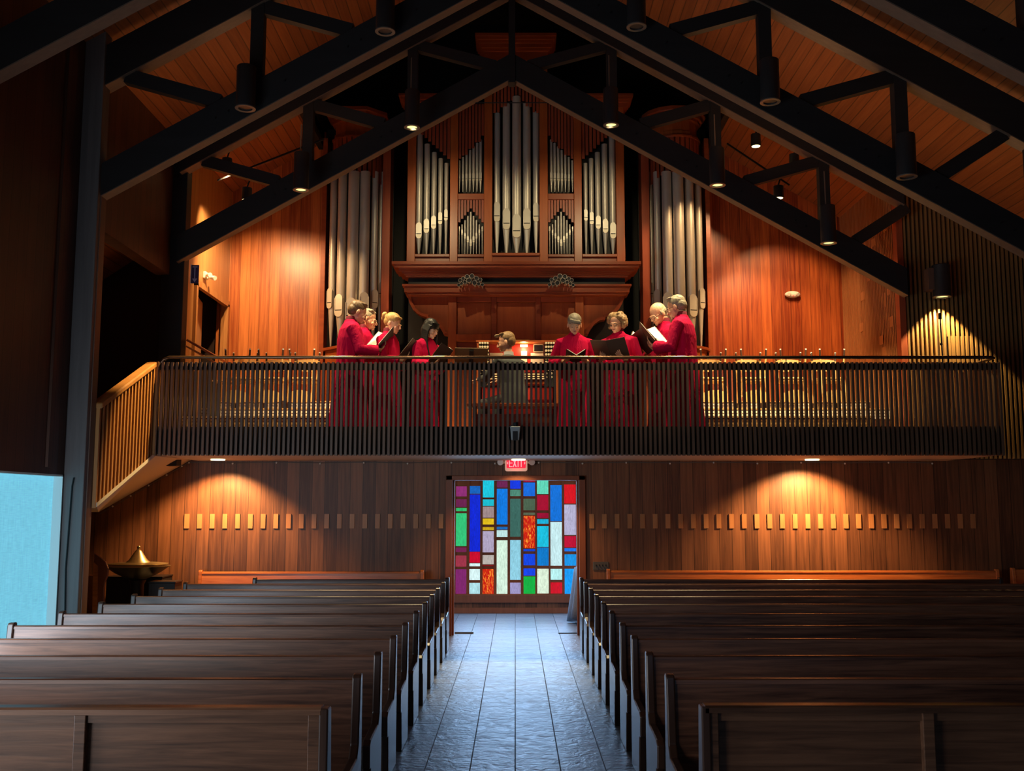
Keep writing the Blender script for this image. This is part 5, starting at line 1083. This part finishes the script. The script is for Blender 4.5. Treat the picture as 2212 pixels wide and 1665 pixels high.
def singer(px, Y, h, yaw, hp, hy, hstyle, hmat, label, fmat=None, flabel='', glasses=False, fz=1.20, fy=-0.36, phi=52, dih=36, skin='skin', wide=1.0, fw=0.235, fh=0.31, froll=0, fx=0.0, brow=None, hands=True, lean=0.0, fyaw=0):
    s = h / 1.75
    X_ = ax(px, 800, Y); t = thing('person', (X_, Y, ZF), label, 'person', None, rz=yaw)
    V = lambda x, y, z: Vector((x * s, y * s, z * s))
    # body
    m = MB(); rings = []
    for (z, rx, ry, oy) in ((0.88, 0.16, 0.11, 0), (1.0, 0.15, 0.105, 0), (1.12, 0.14, 0.10, 0), (1.28, 0.17, 0.115, 0), (1.40, 0.165, 0.10, 0.01), (1.45, 0.10, 0.07, 0.01)):
        rings.append([V(rx * wide * math.cos(a), ry * wide * math.sin(a) + oy, z) for a in [2 * PI * i / 20 for i in range(20)]])
    m.loft(rings)
    for sx in (-1, 1): m.tube([V(sx * 0.09, 0, 0.92), V(sx * 0.10, -0.01, 0.5), V(sx * 0.10, 0.01, 0.10), V(sx * 0.10, -0.0, 0.04)], [0.085 * s, 0.058 * s, 0.038 * s, 0.04 * s], 12); m.tube([V(sx * 0.10, 0.05, 0.035), V(sx * 0.11, -0.14, 0.03)], [0.032 * s, 0.03 * s], 10)
    hz = 1.495; hyo = -0.02 - 0.055 * math.sin(hp)
    m.tube([V(0, 0.015, 1.40), V(0, 0.005, 1.48), V(0, hyo * 0.5 + 0.01, 1.56)], [0.06 * s, 0.052 * s, 0.05 * s], 14)
    Mh = Matrix.Translation(V(0, hyo + 0.02, hz)) @ Matrix.Rotation(hy, 4, 'Z') @ Matrix.Rotation(hp, 4, 'X') @ Matrix.Scale(s * 1.12, 4)
    head_parts(m, Mh)
    b, n = folder_frame(None, math.radians(phi)); c = V(fx, fy, fz); RZ = Matrix.Rotation(math.radians(fyaw), 3, 'Z'); b, n = RZ @ b, RZ @ n; AX = RZ @ Vector((1, 0, 0))
    robe = MB(); rr = []
    for i, (z, rx, ry, am) in enumerate(((0.03, 0.245, 0.22, 0.020), (0.30, 0.23, 0.205, 0.018), (0.60, 0.21, 0.18, 0.014), (0.88, 0.195, 0.155, 0.009), (1.08, 0.195, 0.145, 0.004), (1.25, 0.205, 0.145, 0.002), (1.37, 0.200, 0.125, 0), (1.435, 0.150, 0.095, 0), (1.47, 0.085, 0.075, 0), (1.50, 0.066, 0.066, 0))):
        rr.append([V((rx * wide + am * math.cos(13 * a + i * 0.15)) * math.cos(a), (ry * wide + am * math.cos(13 * a + i * 0.15)) * math.sin(a) + 0.005, z) for a in [2 * PI * k / 78 for k in range(78)]])
    robe.loft(rr)
    for sx in (-1, 1):
        S_ = V(sx * 0.175 * wide, 0.01, 1.385)
        cd = AX * sx * math.cos(math.radians(dih)) + n * math.sin(math.radians(dih))
        if fmat and hands:
            G = c + cd * 0.13 * s - b * 0.09 * s - n * 0.022 * s; fd = (b * 0.85 - AX * sx * 0.45).normalized(); T = G - fd * 0.075 * s; pn = n
        else: T = V(sx * 0.10, -0.30, 1.12); fd = Vector((-sx * 0.6, -0.6, 0.1)); pn = Vector((0, 0, 1))
        E2, T2 = ik(S_, T, 0.30 * s, 0.27 * s, Vector((sx * 0.5, 0.35, -0.9)))
        m.tube([S_, S_.lerp(E2, 0.5), E2, E2.lerp(T2, 0.4), T2], [0.05 * s, 0.046 * s, 0.038 * s, 0.036 * s, 0.026 * s], 12)
        add_hand(m, T2, fd, pn, Vector((-sx, 0, 0.3)), 0.30, s)
        w_ = T2.lerp(E2, 0.22)
        robe.tube([S_ + V(-sx * 0.05, 0, 0.0), S_ + V(sx * 0.01, 0, -0.02), S_.lerp(E2, 0.5), E2 + V(0, 0.01, -0.015), E2.lerp(w_, 0.5) + V(0, 0, -0.02), w_ + V(0, 0, -0.025)], [0.055 * s, 0.072 * s, 0.070 * s, 0.074 * s, 0.074 * s, 0.080 * s], 18)
    o = m.build('body', skin, None, local=True, remesh=0.0058, rsm=2); o.parent = t
    o = robe.build('robe', 'robe', None, local=True, remesh=0.010, rsm=1); o.parent = t
    o = MB().lathe([(0.066 * s, 1.46 * s), (0.062 * s, 1.535 * s), (0.056 * s, 1.545 * s), (0.054 * s, 1.47 * s)], V(0, 0.005, 0), 24).build('collar', 'collar', None, local=True, smooth=True); o.parent = t
    if hstyle: hair(hstyle, hmat, Mh, t)
    face(t, Mh, glasses, brow or hmat or 'h_grey')
    if fmat:
        f = thing('music_folder', (0, 0, 0), flabel, 'music folder', None)
        Mw = Matrix.Translation((X_, Y, ZF)) @ Matrix.Rotation(yaw, 4, 'Z'); f.location = Mw @ c; f.rotation_euler = (0, 0, yaw)
        rot = Matrix.Rotation(math.radians(froll), 4, Vector((0, 1, 0)))
        for sx in (-1, 1):
            cd = AX * sx * math.cos(math.radians(dih)) + n * math.sin(math.radians(dih)); up = cd.cross(b) * sx; up = up if up.dot(n) > 0 else -up
            Bm = rot @ Matrix((cd, b, up)).transposed().to_4x4()
            o = MB().box(0, fw * s, -fh / 2 * s, fh / 2 * s, -0.004, 0.0, M=Bm).build('cover', fmat, None, local=True); o.parent = f
            o = MB().box(0.006, fw * 0.93 * s, -fh * 0.46 * s, fh * 0.47 * s, 0.0005, 0.010, M=Bm).build('pages', 'paper', None, local=True); o.parent = f
    return t
r_ = math.radians
# yaw 0 faces the camera; +90 faces right in the picture
singer(757, 13.90, 1.97, r_(104), r_(28), r_(6), 'short', 'h_brown', 'tall man in crimson robe with short brown hair at the far left of the choir', 'foldb', 'black music folder held by the leftmost singer', fz=1.20, fy=-0.43, phi=50, dih=34, fyaw=20, fw=0.25, skin='skinr', wide=1.12)
singer(786, 14.55, 1.97, r_(84), r_(16), r_(0), 'short', 'h_grey', 'man in crimson robe with greying hair behind the leftmost singer', 'foldb', 'black music folder held by the second singer from the left', glasses=True, fz=1.22, fy=-0.36, fyaw=15, skin='skin', brow='h_grey')
singer(838, 14.12, 1.83, r_(70), r_(24), r_(0), 'bun', 'h_blond', 'woman in crimson robe with blond hair tied in a bun', 'foldn', 'brown music folder held by the woman with the bun', fz=1.15, fy=-0.40, fyaw=20)
singer(921, 14.05, 1.73, r_(52), r_(26), r_(4), 'long', 'h_black', 'woman in crimson robe with long straight black hair', 'foldn', 'brown music folder with white pages held by the black haired woman', fz=1.14, fy=-0.38, fyaw=24)
singer(1241, 14.02, 1.79, r_(0), r_(26), r_(0), 'bob', 'h_grey', 'woman in crimson robe with short cropped hair right of the organist', 'foldb', 'black music folder held low by the woman with cropped hair', fz=1.08, fy=-0.33, phi=20, fw=0.16, fh=0.25)
singer(1337, 14.05, 1.81, r_(-28), r_(18), r_(-6), 'curly', 'h_lbrown', 'woman in crimson robe with curly light brown hair and glasses', 'foldn', 'wide open dark folder held by the woman with curly hair', glasses=True, fz=1.20, fy=-0.34, phi=50, dih=12, fw=0.25, wide=1.1, brow='h_lbrown')
singer(1437, 14.32, 2.03, r_(-62), r_(34), r_(0), 'fringe', 'h_grey', 'bald man in crimson robe and glasses, head bent over his folder', 'foldn', 'brown music folder held by the bald man', glasses=True, fz=1.18, fy=-0.38, phi=45, fyaw=-14)
singer(1474, 13.84, 2.03, r_(-112), r_(22), r_(-4), 'short', 'h_grey', 'tall grey haired man in crimson robe at the right end of the choir', 'foldn', 'large dark folder held by the tall grey haired man', glasses=True, fz=1.22, fy=-0.42, phi=50, fyaw=-14, skin='skinr', wide=1.12)

# organist, seen from behind with the head turned left
def organist():
    X_, Y = ax(1108, 780, 14.40), 14.38; s = 1.0
    t = thing('person', (X_, Y, ZF), 'seated organist in grey suit jacket with swept light brown hair', 'person', None, rz=r_(222))
    V = lambda x, y, z: Vector((x, y, z)); hz = 1.225; lean = -0.10
    m = MB(); rings = []
    for (z, rx, ry, oy) in ((0.52, 0.17, 0.13, 0.02), (0.65, 0.155, 0.12, 0.01), (0.85, 0.155, 0.11, -0.02), (1.0, 0.18, 0.12, -0.05), (1.10, 0.16, 0.10, -0.07), (1.15, 0.09, 0.07, -0.08)):
        rings.append([V(rx * math.cos(a), ry * math.sin(a) + oy, z) for a in [2 * PI * i / 20 for i in range(20)]])
    m.loft(rings); m.tube([V(0, -0.07, 1.12), V(0, -0.09, 1.20), V(0, -0.10, 1.27)], [0.06, 0.054, 0.052], 14)
    Mh = Matrix.Translation(V(0, -0.10, hz)) @ Matrix.Rotation(r_(40), 4, 'Z') @ Matrix.Rotation(r_(14), 4, 'X') @ Matrix.Scale(1.08, 4)
    head_parts(m, Mh)
    jk = MB(); rr = []
    for (z, rx, ry, oy) in ((0.50, 0.205, 0.165, 0.03), (0.62, 0.19, 0.15, 0.02), (0.78, 0.18, 0.14, -0.01), (0.95, 0.205, 0.14, -0.04), (1.07, 0.205, 0.125, -0.06), (1.13, 0.14, 0.09, -0.075), (1.165, 0.07, 0.066, -0.085)):
        rr.append([V(rx * math.cos(a), ry * math.sin(a) + oy, z) for a in [2 * PI * i / 40 for i in range(40)]])
    jk.loft(rr); tr = MB(); sh = MB()
    for sx in (-1, 1):
        S_ = V(sx * 0.185, -0.055, 1.075); T = V(sx * 0.16, -0.50, 0.87)
        E2, T2 = ik(S_, T, 0.30, 0.27, Vector((sx * 0.6, 0.2, -0.9)))
        m.tube([S_, S_.lerp(E2, 0.5), E2, E2.lerp(T2, 0.4), T2], [0.05, 0.046, 0.038, 0.036, 0.026], 12); add_hand(m, T2, Vector((-sx * 0.1, -1, -0.1)), Vector((0, 0, -1)), Vector((-sx, 0, 0)), 0.35)
        jk.tube([S_ + V(-sx * 0.04, 0, 0), S_, S_.lerp(E2, 0.5), E2, T2.lerp(E2, 0.15)], [0.055, 0.066, 0.060, 0.054, 0.040], 16)
        H_, K_, A_ = V(sx * 0.10, 0, 0.56), V(sx * 0.13, -0.42, 0.55), V(sx * 0.12, -0.46, 0.16)
        m.tube([H_, K_, A_, A_ + V(0, 0, -0.06)], [0.085, 0.058, 0.038, 0.04], 12); m.tube([A_ + V(0, 0.04, -0.07), A_ + V(0, -0.14, -0.075)], [0.032, 0.03], 10)
        tr.tube([V(sx * 0.08, 0.05, 0.58), H_, K_, A_ + V(0, 0, -0.01)], [0.10, 0.098, 0.072, 0.058], 14)
        sh = MB(); sh.tube([A_ + V(0, 0.06, -0.065), A_ + V(0, -0.06, -0.065), A_ + V(0, -0.17, -0.08)], [0.040, 0.046, 0.034], 12); o = sh.build('shoe', 'shoe', None, local=True, smooth=True); o.parent = t
    for (mb, nm, mt, vx, sm) in ((m, 'body', 'skin', 0.0058, 2), (jk, 'suit_jacket', 'suit', 0.010, 1), (tr, 'trousers', 'trouser', 0.010, 1)):
        o = mb.build(nm, mt, None, local=True, remesh=vx, rsm=sm); o.parent = t
    
    o = MB().lathe([(0.070, 1.135), (0.064, 1.205), (0.057, 1.205), (0.056, 1.14)], V(0, -0.085, 0), 24).build('shirt_collar', 'shirt', None, local=True, smooth=True); o.parent = t
    hair('quiff', 'h_lbrown', Mh, t); face(t, Mh, False, 'h_lbrown'); t.scale = (1.1, 1.1, 1.1)
organist()
for o in bpy.data.objects:
    if '_w' in o: del o['_w']
    if o.get('group', 1) is None: del o['group']
